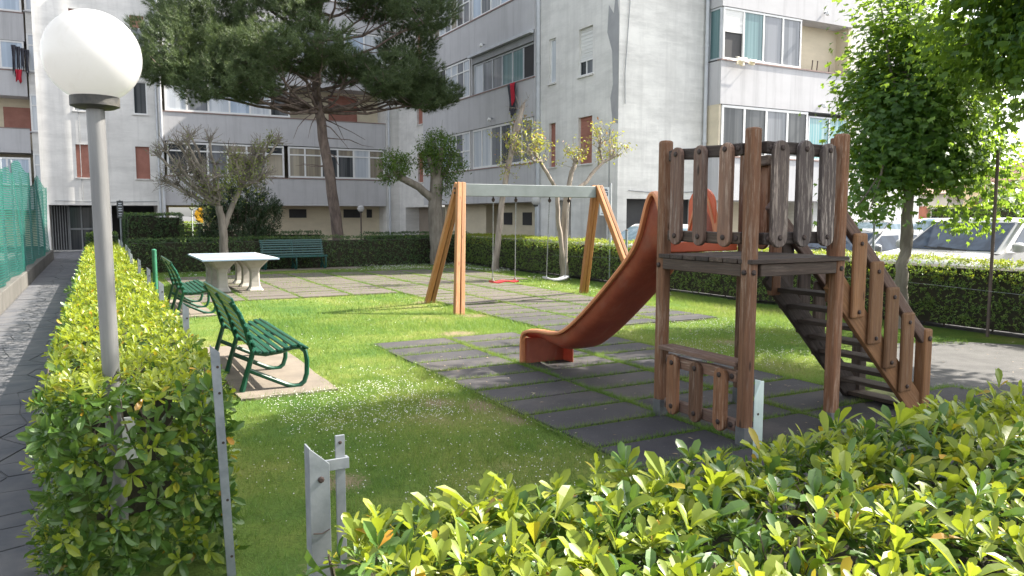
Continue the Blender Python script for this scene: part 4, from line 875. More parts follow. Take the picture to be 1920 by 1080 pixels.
# ---------------------------------------------------------------- galvanised fence posts
def angle_post(label, h=1.07, w=.038, mt='galv'):
    t = thing('fence_post', label, 'fence post', (0, 0, 0), 'galvanised posts along the left hedge')
    b = MB(); v = [(-w/2, 0, -.05), (w/2, 0, -.05), (w/2, 0, h-.035), (-w/2, 0, h), (-w/2, .004, -.05), (w/2, .004, -.05), (w/2, .004, h-.035), (-w/2, .004, h)]
    b.add(v, [(0, 1, 2, 3), (7, 6, 5, 4), (0, 4, 5, 1), (1, 5, 6, 2), (2, 6, 7, 3), (3, 7, 4, 0)])
    b.box(-w/2, -w/2+.004, .004, .04, -.05, h-.004); b.build('angle_bar', MT[mt], t)
    for z in (.08, .35, .62, .85, h-.1):
        b = MB(); b.tube([(.006, .001, z), (.006, -.0015, z)], .0065, 8); b.build('bolt_hole', MT['bolt'], t, (.006, 0, z))
    return t
ords = ['first', 'second', 'third', 'fourth', 'fifth', 'sixth', 'seventh', 'eighth', 'ninth', 'tenth']
fp = angle_post('first and nearest galvanised fence post beside the left hedge')
for i, y in enumerate((3.62, 5.45, 7.45, 9.5, 11.5, 13.4, 15.3, 17.2, 19.1, 21.0)):
    W = TZ(.478+.01*math.sin(i*3), y, 0, random.uniform(-.2, .1)) @ Matrix.Rotation(-.035 if i == 0 else random.uniform(-.03, .03), 4, 'Y')
    if i == 0: move_root(fp, W)
    else: copy_tree(fp, W, None, label='%s galvanised fence post along the left hedge counted from the lamp' % ords[i])
gt = thing('gate_post', 'galvanised gate post with a slanted top and a flat bar clamped beside it', 'gate post', (.5, 2.05, 0))
b = MB(); x0, x1 = .468, .522; h0, h1 = 1.035, .985
b.add([(x0, 2.0, -.05), (x1, 2.0, -.05), (x1, 2.0, h1), (x0, 2.0, h0), (x0, 2.005, -.05), (x1, 2.005, -.05), (x1, 2.005, h1), (x0, 2.005, h0)], [(0, 1, 2, 3), (7, 6, 5, 4), (0, 4, 5, 1), (1, 5, 6, 2), (2, 6, 7, 3), (3, 7, 4, 0)])
b.box(x0, x0+.005, 2.005, 2.055, -.05, h0-.002); b.build('angle_bar', MT['galv'], gt, bevel=.001)
b = MB(); b.box(.547, .573, 2.03, 2.037, -.05, 1.05); b.build('flat_bar', MT['galv'], gt, bevel=.001)
b = MB(); b.box(.515, .582, 2.022, 2.028, .957, .988); b.box(.574, .582, 2.028, 2.045, .957, .988); b.build('clamp', MT['galv'], gt, bevel=.001)
stud('bolt', gt, (.498, 2.0, .945), (0, -1, 0), .009, d=.004); stud('bolt', gt, (.560, 2.03, 1.03), (0, -1, 0), .005, d=.002)
b = MB(); b.tube([(.474, 1.998, .80), (.497, 1.996, .797), (.518, 1.998, .805)], .0015, 5); b.build('wire', MT['bolt'], gt, (.5, 2, .8))
g2 = thing('gate_post', 'pale painted gate post with a pointed top behind the front hedge', 'gate post', (2.08, 1.98, 0))
b = MB(); x0, x1 = 2.065, 2.108
b.add([(x0, 1.98, -.05), (x1, 1.98, -.05), (x1, 1.98, 1.05), (x1-.014, 1.98, 1.05), (x0, 1.98, .99), (x0, 1.985, -.05), (x1, 1.985, -.05), (x1, 1.985, 1.05), (x1-.014, 1.985, 1.05), (x0, 1.985, .99)], [(0, 1, 2, 3, 4), (9, 8, 7, 6, 5), (0, 5, 6, 1), (1, 6, 7, 2), (2, 7, 8, 3), (3, 8, 9, 4), (4, 9, 5, 0)])
b.box(x1-.005, x1, 1.985, 2.02, -.05, 1.048); b.build('angle_bar', MT['galv_pale'], g2, bevel=.001); stud('bolt_hole', g2, (2.082, 1.98, .93), (0, -1, 0), .005, d=.002)
gp_ = thing('garden_post', 'short round green post behind the second green bench', 'post', (1.0, 17.1, 0))
b = MB(); b.tube([(1.0, 17.1, -.05), (1.0, 17.1, .93)], .045, 12); b.build('shaft', MT['green_pole'], gp_, smooth=True); b = MB(); b.lathe((1.0, 17.1, .925), [(.047, 0), (.047, .02), (.02, .04)], 12); b.build('cap', MT['green_pole'], gp_, smooth=True)
for x, y, h, r, lab in ((10.72, 6.1, 2.5, .022, 'tall rusty pole beside the right hedge below the big tree'), (10.75, 7.95, 1.75, .018, 'shorter thin grey pole at the right hedge behind the stairs'), (10.7, 14.3, 1.3, .03, 'pale fence pole by the right hedge behind the slide')):
    t = thing('wire_fence_pole', lab, 'pole', (x, y, 0), 'poles of the wire fence by the right hedge'); b = MB(); b.tube([(x, y, -.05), (x, y, h)], r, 8); b.build('shaft', MT['iron' if h > 2 else 'galv'], t, smooth=True); b = MB(); b.lathe((x, y, h-.005), [(r*1.1, 0), (r*1.1, .015), (r*.4, .025)], 8); b.build('cap', MT['iron'], t)
wi = thing('fence_wire', 'thin slack wires strung along the right hedge', 'wire', (10.7, 6, 0))
for z in (.62,): 
    b = MB(); b.tube([(10.68, y, z+.03*math.sin(y)) for y in np.arange(3, 18, .5)], .003, 4); b.build('wire', MT['galv'], wi)
# ---------------------------------------------------------------- netting at the left
lw = MB(); lw.box(-1.8, -1.49, .5, 34.2, -.05, .32); lw.build('low_wall', MT['low_wall'], None, (-1.65, 17, 0), bevel=.015, label='low rendered wall under the green netting along the path', cat='wall')
nt_ = thing('net_fence', 'green shade netting on grey poles along the left of the path', 'net fence', (-1.6, 20, 0))
b = MB(); ys = np.linspace(8.5, 34.0, 150); zs = np.linspace(.2, 1, 22); v = []
for y in ys:
    top = 2.72+.16*math.sin(y*.9)+.10*math.sin(y*2.3+1); 
    for s_ in zs:
        z = .25+(top-.25)*(s_-.2)/.8; v.append((-1.60+.045*math.sin(y*1.55+z*.9)+.02*math.sin(y*4.1+z*1.5)+.05*math.sin(z*1.6)*math.sin(y*.7), y, z))
nz = len(zs); b.add(v, [(i*nz+j, i*nz+j+1, (i+1)*nz+j+1, (i+1)*nz+j) for i in range(len(ys)-1) for j in range(nz-1)]); b.build('netting', MT['net'], nt_, smooth=True)
for y, h in ((10.2, 2.9), (13.6, 2.9), (16.9, 2.98), (19.4, 2.85), (21.8, 2.95), (24.2, 2.8), (27, 2.8), (30, 2.75), (33.4, 2.7)):
    b = MB(); b.tube([(-1.72, y, .3), (-1.72, y, h)], .03, 8); b.build('pole', MT['galv'], nt_, (-1.72, y, .3), smooth=True)
# ---------------------------------------------------------------- signs
sg = thing('street_sign', 'narrow white notice sign with dark symbol on a pole behind the swing', 'sign', (11.0, 15.4, 0))
b = MB(); b.tube([(11.03, 15.4, -.05), (11.03, 15.4, 2.42)], .028, 8); b.build('pole', MT['grey_pole'], sg, smooth=True)
dirv = Vector((.88, -.475, 0)); nv = Vector((-.475, -.88, 0))
c0 = Vector((10.86, 15.42, 0))
b = MB(); b.obox(c0+Vector((0, 0, 1.98)), dirv*.115, nv*.008, Vector((0, 0, .34))); pl_ = b.build('panel', MT['sign_white'], sg)
b = MB()
def sbar(u, z, w, h): b.obox(c0+dirv*u+nv*.011+Vector((0, 0, z)), dirv*w, nv*.002, Vector((0, 0, h)))
for z in (2.24, 2.19, 2.12): sbar(0, z, .075, .011)
sbar(-.07, 2.155, .01, .03); sbar(.07, 2.155, .01, .03); sbar(0, 2.155, .009, .03); sbar(.0, 2.27, .06, .008)
for i, z in enumerate((2.02, 1.97, 1.92, 1.85, 1.80, 1.74, 1.69)): sbar((-.01, .0, .015)[i % 3], z, (.075, .06, .07)[i % 3], .007)
b.build('print', MT['sign_blue'], pl_)
s2 = thing('street_sign', 'small dark sign plate on a grey post beside the clipped box hedge', 'sign', (.72, 29.0, 0))
b = MB(); b.tube([(.72, 29, -.05), (.72, 29, 2.15)], .03, 8); b.build('pole', MT['grey_pole'], s2, smooth=True)
b = MB(); b.box(.62, .82, 28.95, 28.97, 1.55, 2.12); p_ = b.build('panel', MT['sign_back'], s2)
b = MB()
for z in (1.66, 1.83, 2.0): b.lathe((.72, 28.945, z), [(.03, 0), (.03, .005)], 8); b.box(.66, .78, 28.942, 28.949, z-.05, z-.03); b.box(.67, .77, 28.942, 28.949, z+.02, z+.045)
b.build('print', MT['sign_white'], p_)
s3 = thing('street_sign', 'yellow round sign seen far off through the passage under the balconies', 'sign', (6.6, 58, 0))
b = MB(); b.tube([(6.6, 58, 0), (6.6, 58, 2.1)], .04, 8); b.build('pole', MT['grey_pole'], s3)
b = MB(); b.tube([(6.6, 57.96, 1.65), (6.6, 57.93, 1.65)], .55, 14); b.build('panel', MT['sign_yellow'], s3)
# ---------------------------------------------------------------- cars: nose at local x=0 looking to -x, width along y
def make_car(label, L, Wd, H, belt, wsb, wst, re, rb, pm, gm='car_glass', pillars=(.40, .74)):
    t = thing('parked_car', label, 'car', (0, 0, 0), 'cars parked beyond the right hedge'); w = Wd/2
    prof = [(.06, .25), (0, .42), (.03, .68), (.16, belt-.16), (wsb*.55, belt-.05), (wsb+.05, belt), (rb-.02, belt+.02), (L-.06, belt-.06), (L, .7), (L-.02, .4), (L-.1, .25)]
    stn = 9; v = []; n = len(prof)
    for j in range(stn):
        s_ = -1+2*j/(stn-1); yy = w*s_; inset = .10*abs(s_)**4
        for i, (x, z) in enumerate(prof):
            xx = x+(inset if x < 1 else (-inset if x > L-1 else 0)); zz = z-(.05*abs(s_)**5 if z > .8 else 0); v.append((xx, yy, zz))
    b = MB(); b.add(v, [(j*n+i, j*n+(i+1) % n, (j+1)*n+(i+1) % n, (j+1)*n+i) for j in range(stn-1) for i in range(n)]+[tuple(range(n)), tuple(range(stn*n-1, (stn-1)*n-1, -1))])
    body = b.build('body', MT[pm], t, bevel=.05, smooth=True)
    y0, y1 = w-.05, w-.20
    b = MB(); xs = [wst, wst+.12, (wst+re)/2, re-.15, re]; zr = [H-.04, H-.008, H, H-.02, H-.07]; v = [(wsb, -y0, belt-.02), (wsb, y0, belt-.02), (rb, y0, belt-.02), (rb, -y0, belt-.02)]
    for x, z in zip(xs, zr): v += [(x, -y1, z-.035), (x, -y1*.5, z-.004), (x, 0, z), (x, y1*.5, z-.004), (x, y1, z-.035)]
    f = []
    for i in range(4):
        for j in range(4): f.append((4+i*5+j, 4+i*5+j+1, 4+(i+1)*5+j+1, 4+(i+1)*5+j))
    f += [(0, 4, 5, 6, 7, 8, 1), (3, 2, 28, 27, 26, 25, 24), (0, 3, 24, 19, 14, 9, 4), (1, 8, 13, 18, 23, 28, 2)]
    b.add(v, f); b.build('roof', MT[pm], t, bevel=.035, smooth=True)
    def quad(name, A, B, Cc, D, s0, s1, t0, t1, mt, off=.010):
        A, B, Cc, D = map(Vector, (A, B, Cc, D)); g_ = lambda s_, q: (A*(1-s_)+B*s_)*(1-q)+(D*(1-s_)+Cc*s_)*q
        P = [g_(s0, t0), g_(s1, t0), g_(s1, t1), g_(s0, t1)]; nn = (P[1]-P[0]).cross(P[3]-P[0]).normalized(); cen = Vector((L/2, 0, .8))
        if nn.dot(P[0]-cen) < 0: nn = -nn
        b = MB(); b.add([p+nn*off for p in P]+[p-nn*.03 for p in P], [(0, 1, 2, 3), (0, 4, 5, 1), (1, 5, 6, 2), (2, 6, 7, 3), (3, 7, 4, 0)]); return b.build(name, MT[mt], t, P[0], bevel=.004)
    zt = H-.075; fa = ((wsb, -y0, belt-.02), (wsb, y0, belt-.02), (wst, y1, zt+.02), (wst, -y1, zt+.02))
    quad('windscreen', *fa, .05, .95, .07, .93, gm, .014)
    quad('rear_window', (rb, -y0, belt), (rb, y0, belt), (re, y1, zt), (re, -y1, zt), .08, .92, .1, .9, gm)
    for s_ in (-1, 1):
        sa = ((wsb, s_*y0, belt), (rb, s_*y0, belt), (re, s_*y1, zt), (wst, s_*y1, zt)); e = [.06]+list(pillars)+[.93]
        for a, c in zip(e, e[1:]): quad('side_window', *sa, a+.015, c-.015, .07, .88, gm)
        b = MB(); b.lathe((wsb+.28, s_*(w+.08), belt+.0), [(.03, 0), (.09, .02), (.105, .07), (.10, .13), (.06, .165), (.02, .17)], 12); b.build('wing_mirror', MT[pm], t, (wsb+.28, s_*(w+.08), belt), smooth=True)
        for x in (.82, L-.85):
            b = MB(); b.tube([(x, s_*(w-.2), .32), (x, s_*(w+.005), .32)], .32, 20); wt = b.build('wheel', MT['tyre'], t, (x, s_*w, .32), bevel=.03)
            b = MB(); b.tube([(x, s_*(w-.05), .32), (x, s_*(w+.012), .32)], .2, 10); b.build('rim', MT['rim'], wt, (x, s_*w, .32))
        b = MB(); b.lathe((.08, s_*(w-.33), belt-.36), [(.05, 0), (.13, .03), (.15, .09), (.11, .15), (.04, .17)], 12); b.build('headlight', MT['headlight'], t, (.08, s_*(w-.33), belt-.36), smooth=True)
        b = MB(); b.tube([(wsb-.04, s_*.12-.25, belt+.02), (wsb+.03, s_*.12+.3, belt+.06)], .012, 5); b.build('wiper', MT['tyre'], t)
    return t
c = make_car('white off-roader parked nose first behind the right hedge', 4.4, 1.92, 1.60, 1.03, 1.0, 1.82, 3.9, 4.32, 'car_white'); move_root(c, TZ(11.95, 8.15))
c = make_car('low silver car with dark windows parked left of the white off-roader', 4.3, 1.75, 1.36, .92, .95, 1.7, 3.2, 3.95, 'car_silver'); move_root(c, TZ(12.1, 10.75))
c = make_car('white hatchback seen over the right hedge behind the swing leg', 3.9, 1.65, 1.40, .93, .8, 1.6, 3.0, 3.7, 'car_white', 'car_glass_pale'); move_root(c, TZ(12.0, 17.3))
c = make_car('pale saloon in the far row seen under the leafy tree', 4.4, 1.75, 1.46, .95, 1.0, 1.8, 3.3, 4.1, 'car_silver', 'car_glass_pale'); move_root(c, TZ(23, 18.4))
c = make_car('pale blue car in the far row behind the white off-roader', 4.2, 1.75, 1.55, 1.0, 1.0, 1.75, 3.6, 4.1, 'car_blue', 'car_glass_pale'); move_root(c, TZ(22, 15.2))
c = make_car('silver estate car in the far row at the edge of the picture', 4.5, 1.8, 1.5, .98, 1.0, 1.75, 3.9, 4.3, 'car_silver', 'car_glass_pale'); move_root(c, TZ(24, 11.6))
# ---------------------------------------------------------------- houses beyond the car park
hs = thing('house', 'low cream house with terracotta tiled roof beyond the car park', 'house', (44, 20, 0))
b = MB(); b.box(42, 52, 12, 25.6, 0, 3.35); b.build('wall', MT['house_wall'], hs)
b = MB(); v = [(41.3, 11.3, 3.3), (41.3, 26.3, 3.3), (52.7, 26.3, 3.3), (52.7, 11.3, 3.3), (47, 15, 5.3), (47, 22.5, 5.3)]; b.add(v, [(0, 1, 5, 4), (1, 2, 5), (2, 3, 4, 5), (3, 0, 4), (3, 2, 1, 0)]); rf = b.build('roof', MT['roof_tile'], hs)
b = MB()
for k in range(48): y = 11.6+.3*k; yy = min(max(y, 15), 22.5); b.tube([(41.32, y, 3.36), (46.9, yy, 5.36)], .07, 5)
b.build('roof_tile', MT['roof_tile'], rf, kind='stuff')
for y in (13.5, 16.0, 19.0, 22.0, 24.4):
    b = MB(); b.box(41.95, 42.05, y, y+(1.5 if y == 19 else .8), 1.2 if y != 19 else .2, 2.6); w_ = b.build('window', MT['brown_wood'], hs, (42, y, 1.2)); b = MB(); b.box(41.93, 41.96, y+.1, y+.36, 1.4, 2.5); b.build('pane', MT['g_dark'], w_, (42, y, 1.4))
h2 = thing('house', 'pale house wall with porch roof left of the cream house', 'house', (48, 34, 0))
b = MB(); b.box(46, 56, 29, 40, 0, 3.0); b.build('wall', MT['white_wall'], h2)
b = MB(); b.add([(45.3, 28.3, 2.95), (45.3, 40.7, 2.95), (51, 40.7, 4.4), (51, 28.3, 4.4), (56.7, 40.7, 2.95), (56.7, 28.3, 2.95)], [(0, 1, 2, 3), (3, 2, 4, 5), (0, 3, 5), (1, 4, 2)]); b.build('roof', MT['roof_tile'], h2)
for y in (31, 35):
    b = MB(); b.box(45.95, 46.04, y, y+1, 1, 2.3); b.build('window', MT['brown_wood'], h2, (46, y, 1))
bw = MB(); bw.box(38.2, 38.5, 25.2, 27.2, 0, 2.1); bw.build('brick_wall', MT['brick'], None, (38.3, 26, 0), label='short red brick wall between the far clipped hedges', cat='wall')
# ---------------------------------------------------------------- hedges
CAMP = np.array([0, 0, 1.65]); _cw = cam.rotation_euler.to_matrix(); CR, CU, CF = (np.array(_cw.col[0]), np.array(_cw.col[1]), -np.array(_cw.col[2]))
def pix(P):
    v = P-CAMP; d = v@CF; return 960+1440*(v@CR)/d, 540-1440*(v@CU)/d, d
leaf_me = {}
def leaf_mesh(mt):
    if mt not in leaf_me:
        V, c, i = leaf_arrays(np.zeros((1, 3)), np.array([[0, 1., 0]]), np.array([[0, 0, 1.]]), np.ones(1), np.ones(1), T3, .2)
        leaf_me[mt] = mesh_np('leaf', V, c, i, [MT[mt]])
    return leaf_me[mt]
def single_leaves(parent, P, D, N, L, W, mt):
    me = leaf_mesh(mt); D = unit(D); N = unit(N-D*(N*D).sum(1, keepdims=True)); Sx = np.cross(D, N)
    for p, d, n, s, l, w in zip(P, D, N, Sx, L, W):
        Mx = Matrix(((s[0]*w, d[0]*l, n[0]*l, p[0]), (s[1]*w, d[1]*l, n[1]*l, p[1]), (s[2]*w, d[2]*l, n[2]*l, p[2]), (0, 0, 0, 1)))
        o = bpy.data.objects.new('leaf', me); COL.objects.link(o); o.parent = parent; o.matrix_local = WM[parent.name].inverted() @ Mx
def face_pts(x0, x1, y0, y1, z0, z1, face, n):
    r = RNG.random((n, 2)); 
    lo = np.array([x0, y0, z0]); hi = np.array([x1, y1, z1]); P = np.empty((n, 3)); ax = {'x': 0, 'y': 1, 'z': 2}[face[1]]; o = [a for a in range(3) if a != ax]
    P[:, o[0]] = lo[o[0]]+(hi-lo)[o[0]]*r[:, 0]; P[:, o[1]] = lo[o[1]]+(hi-lo)[o[1]]*r[:, 1]; P[:, ax] = hi[ax] if face[0] == '+' else lo[ax]
    N = np.zeros((n, 3)); N[:, ax] = 1 if face[0] == '+' else -1; return P, N
def lumps(P, amp, f=3.0): return amp*(np.sin(P[:, 0]*f+1.3*np.sin(P[:, 1]*f*.7))+np.sin(P[:, 1]*f*1.1+P[:, 2]*f)+np.sin((P[:, 0]+P[:, 1])*f*2.3))/3
def hedge(label, box, specs, core=.10, name='hedge', group=None, singles=None, twigs=0, coremat='hedge_core', zlow=.0, hole=None, core_y0=None, rough=.03):
    x0, x1, y0, y1, h = box; t = thing(name, label, 'hedge', ((x0+x1)/2, (y0+y1)/2, 0), group)
    b = MB(); nx, ny = max(2, int((x1-x0)/.3)), max(2, int((y1-y0)/.3))
    b.box(x0+core, x1-core, core_y0 or y0+core, y1-core, zlow, h-core*.9); b.build('shade_core', MT[coremat], t)  # solid box whose colour gives the dark shade seen through leaf gaps
    c = Cloud(); mats = []
    pool = []
    for face, sub, dens, k, Lm, T, mt, inset, up in specs:
        bx = dict(zip(('x0', 'x1', 'y0', 'y1', 'z0', 'z1'), (x0, x1, y0, y1, zlow+.02, h))); bx.update(sub or {})
        a = {'x': (bx['y1']-bx['y0'])*(bx['z1']-bx['z0']), 'y': (bx['x1']-bx['x0'])*(bx['z1']-bx['z0']), 'z': (bx['x1']-bx['x0'])*(bx['y1']-bx['y0'])}[face[1]]
        n = int(a*dens); P, N = face_pts(bx['x0'], bx['x1'], bx['y0'], bx['y1'], bx['z0'], bx['z1'], face, n)
        P = P+N*(lumps(P, rough)+RNG.normal(0, .02, n)-inset)[:, None]
        A = unit(N+np.array([0, 0, up])+RNG.normal(0, .52, (n, 3)))
        if hole:
            hx0, hx1, hy1, hz0, pr = hole; kp = ~((P[:, 0] > hx0) & (P[:, 0] < hx1) & (P[:, 1] < hy1) & (P[:, 2] > hz0) & (RNG.random(n) < pr)); P, A = P[kp], A[kp]
        if mt not in mats: mats.append(mt)
        p, d, nn, l = whorls(P, A, k, Lm, T=T, spread=(.25, 1.15)); w = l*(.31+.1*RNG.random(len(l)))
        if singles and mt in singles and T is T3: pool.append((p, d, nn, l, w, np.full(len(p), mats.index(mt))))
        else: c.add(p, d, nn, l, w, T, mats.index(mt))
    if pool:
        p, d, nn, l, w, mi = (np.concatenate([q[i] for q in pool]) for i in range(6))
        u, v, dep = pix(p+d*l[:, None]*.5); score = l*1440/np.maximum(dep, .3); score[(u < 5) | (u > 1915) | (v > 1075) | (v < 0)] = 0
        top = np.zeros(len(p), bool); top[np.argsort(-score)[:300]] = True
        for q in np.unique(mi):
            s_ = top & (mi == q); r = ~top & (mi == q)
            single_leaves(t, p[s_], d[s_], nn[s_], l[s_], w[s_], singles[mats[q]]); c.add(p[r], d[r], nn[r], l[r], w[r], T3, q)
    c.build('foliage', [MT[m] for m in mats], t, kind='stuff')
    if twigs:
        b = MB()
        for _ in range(twigs):
            x, y = random.uniform(x0+.03, x1-.03), random.uniform(y0+.03, min(y1, y0+5)-.03); z = h-random.uniform(.22, .36); p = Vector((x, y, z)); pts = [p]
            for i in range(3): p = p+Vector((random.gauss(0, .03), random.gauss(0, .03), .085)); pts.append(p)
            b.tube(pts, [.005, .0045, .004, .003], 5)
        for _ in range(twigs//2):
            x, y = random.uniform(x0+.03, x1-.03), random.uniform(y0+.03, min(y1, y0+3)-.03); p = Vector((x, y, h-.07)); e = Vector((random.gauss(0, .5), random.gauss(0, .5), .8)).normalized(); q = p+e*.06; b.tube([p, q, q+(e+Vector(rv(1)[0])*.6)*.045], [.003, .0026, .0015], 4); b.tube([q, q+(e+Vector(rv(1)[0])*.8)*.04], [.0024, .0014], 4)
        b.build('twig', MT['twig'], t, kind='stuff')
    return t
# left hedge along the path
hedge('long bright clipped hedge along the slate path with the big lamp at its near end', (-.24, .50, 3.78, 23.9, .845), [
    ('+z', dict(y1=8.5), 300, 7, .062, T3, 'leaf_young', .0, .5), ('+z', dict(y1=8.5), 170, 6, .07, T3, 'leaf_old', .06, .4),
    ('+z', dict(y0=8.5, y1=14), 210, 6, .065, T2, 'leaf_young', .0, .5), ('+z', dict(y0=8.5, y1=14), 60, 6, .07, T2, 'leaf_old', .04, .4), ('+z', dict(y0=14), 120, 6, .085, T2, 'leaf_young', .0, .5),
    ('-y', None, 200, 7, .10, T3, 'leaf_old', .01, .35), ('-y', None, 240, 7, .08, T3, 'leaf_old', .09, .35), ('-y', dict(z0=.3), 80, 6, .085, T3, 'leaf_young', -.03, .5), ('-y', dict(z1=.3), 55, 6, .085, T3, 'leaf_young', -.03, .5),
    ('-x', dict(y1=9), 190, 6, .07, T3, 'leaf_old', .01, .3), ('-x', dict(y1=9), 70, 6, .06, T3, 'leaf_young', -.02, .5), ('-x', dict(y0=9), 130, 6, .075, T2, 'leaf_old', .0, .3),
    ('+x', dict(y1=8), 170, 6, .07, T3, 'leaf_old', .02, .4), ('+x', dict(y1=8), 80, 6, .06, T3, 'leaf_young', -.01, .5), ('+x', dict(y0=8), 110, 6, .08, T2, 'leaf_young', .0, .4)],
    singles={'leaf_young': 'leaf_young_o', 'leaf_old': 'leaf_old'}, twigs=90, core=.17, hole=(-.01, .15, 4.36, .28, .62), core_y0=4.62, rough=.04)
# front hedge
hedge('broad sunlit hedge with yellow-green tips across the front of the garden', (.47, 5.6, .75, 1.80, .85), [
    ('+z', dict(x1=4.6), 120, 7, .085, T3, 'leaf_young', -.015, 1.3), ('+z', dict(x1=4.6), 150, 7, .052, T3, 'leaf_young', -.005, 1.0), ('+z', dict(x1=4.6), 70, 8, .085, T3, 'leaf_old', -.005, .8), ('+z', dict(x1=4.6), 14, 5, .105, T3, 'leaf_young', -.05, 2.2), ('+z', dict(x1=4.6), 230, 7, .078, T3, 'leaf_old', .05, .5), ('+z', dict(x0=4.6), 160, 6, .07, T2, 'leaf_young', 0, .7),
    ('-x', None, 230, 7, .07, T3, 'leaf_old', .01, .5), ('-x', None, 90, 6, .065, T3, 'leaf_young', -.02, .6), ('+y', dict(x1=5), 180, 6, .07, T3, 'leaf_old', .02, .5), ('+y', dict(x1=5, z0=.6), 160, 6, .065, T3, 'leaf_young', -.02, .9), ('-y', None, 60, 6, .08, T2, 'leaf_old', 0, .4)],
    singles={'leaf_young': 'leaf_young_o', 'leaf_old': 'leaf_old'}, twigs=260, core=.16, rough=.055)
# back hedge, right hedge and the clipped ones behind
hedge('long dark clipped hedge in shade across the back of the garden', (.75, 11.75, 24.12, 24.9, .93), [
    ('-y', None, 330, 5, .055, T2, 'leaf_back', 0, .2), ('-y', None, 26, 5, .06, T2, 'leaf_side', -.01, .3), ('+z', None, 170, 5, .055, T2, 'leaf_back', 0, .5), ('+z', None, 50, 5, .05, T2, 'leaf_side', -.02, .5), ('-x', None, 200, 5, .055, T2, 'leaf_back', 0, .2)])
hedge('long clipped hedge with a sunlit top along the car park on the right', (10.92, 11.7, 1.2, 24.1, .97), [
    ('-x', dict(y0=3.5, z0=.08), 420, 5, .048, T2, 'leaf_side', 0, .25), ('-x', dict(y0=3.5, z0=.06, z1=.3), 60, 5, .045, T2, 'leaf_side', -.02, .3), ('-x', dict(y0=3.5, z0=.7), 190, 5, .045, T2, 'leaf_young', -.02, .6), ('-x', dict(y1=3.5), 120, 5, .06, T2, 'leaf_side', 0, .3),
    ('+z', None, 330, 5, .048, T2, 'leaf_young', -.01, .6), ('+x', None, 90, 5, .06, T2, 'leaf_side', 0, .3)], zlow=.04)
b = MB()
for y in np.arange(3.6, 24, .34):
    x = random.uniform(11.05, 11.45); b.tube([(x, y, -.02), (x+random.uniform(-.06, .06), y+random.uniform(-.08, .08), .3)], .014, 5)
st_ = b.build('stem', MT['twig'], bpy.data.objects[[o.name for o in COL.objects if o.get('label', '').startswith('long clipped hedge')][0]], kind='stuff')
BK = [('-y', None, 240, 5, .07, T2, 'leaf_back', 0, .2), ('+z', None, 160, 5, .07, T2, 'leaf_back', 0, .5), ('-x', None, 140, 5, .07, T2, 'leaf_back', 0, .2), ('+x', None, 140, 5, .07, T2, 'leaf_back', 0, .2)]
hedge('tall square clipped box hedge left of the dark back hedge', (.82, 2.55, 28, 29.4, 1.66), BK+[('+z', None, 60, 5, .07, T2, 'leaf_side', -.02, .5)])
hedge('low dark hedge strip behind the oleander', (2.6, 7.3, 28.1, 28.8, 1.02), BK)
hedge('low dark hedge strip right of the pine trunk', (8.9, 13.2, 28.1, 28.8, .95), BK)
hedge('rounded green bush at the far end of the slate path', (-.32, .62, 31, 32.4, .95), BK+[('-y', None, 120, 5, .08, T2, 'leaf_side', -.03, .4), ('+z', None, 120, 5, .08, T2, 'leaf_side', -.03, .4)])
FH = [('-x', None, 90, 5, .13, T2, 'leaf_back', 0, .2), ('+z', None, 90, 5, .12, T2, 'leaf_young', 0, .5), ('-y', None, 60, 5, .13, T2, 'leaf_back', 0, .2)]
hedge('tall clipped hedge beyond the car park in front of the cream house', (38.2, 39.2, 10, 25.1, 2.05), FH)
hedge('tall clipped hedge beyond the car park left of the brick wall', (38.2, 39.2, 27.3, 46, 2.05), FH)
hedge('bright garden shrubs seen through the passage under the right wing', (20, 27, 50, 53, 1.9), [('-y', None, 60, 5, .16, T2, 'leaf_side', 0, .3), ('+z', None, 60, 5, .16, T2, 'leaf_young', 0, .3)], name='shrub')
hedge('sunny hedge in the yard behind the left passage', (2, 9, 61, 62, 1.1), [('-y', None, 60, 5, .16, T2, 'leaf_side', 0, .3), ('+z', None, 60, 5, .16, T2, 'leaf_young', 0, .3)])
# ---------------------------------------------------------------- trees
def twigs_at(b, head, n, L, r0, dirv=(0, 0, 1), spread=.8, out=None):
    tips = []
    for _ in range(n):
        d = Vector(dirv)*.7+Vector(rv(1)[0])*spread; d.normalize(); p = Vector(head)+Vector(rv(1)[0])*.05; l = L*random.uniform(.5, 1.1); pts = [p]
        for i in range(4): d = (d+Vector(rv(1)[0])*.22+Vector((0, 0, .06))).normalized(); p = p+d*l/4; pts.append(p)
        b.tube(pts, [r0, r0*.8, r0*.6, r0*.45, r0*.3], 4, caps=False); tips += [pts[2], pts[3], pts[4]]
        for q in (pts[1], pts[2], pts[3]):
            if random.random() < .6:
                e = (d+Vector(rv(1)[0])*1.1+Vector((0, 0, .2))).normalized(); m_ = q+e*l*.16+Vector(rv(1)[0])*.02; b.tube([q, m_, m_+(e+Vector((0, 0, .5))).normalized()*l*.16], [r0*.5, r0*.4, r0*.25], 3, caps=False)
    return tips
def leaf_ball(c, tips, per, rad, L, T, mi, wr=.5, droop=0.0):
    Pt = np.array([tuple(t) for t in tips]); n = len(Pt)*per; P = np.repeat(Pt, per, 0)+RNG.normal(0, rad, (n, 3)); D = unit(rv(n)+np.array([0, 0, -droop])); N = unit(rv(n)+np.array([0, 0, 1.2]))
    l = L*(.6+.7*RNG.random(n)); c.add(P, D, N, l, l*wr, T, mi)
def limb(b, pts, r): b.tube(pts, np.linspace(r[0], r[1], len(pts)), 10, caps=True)
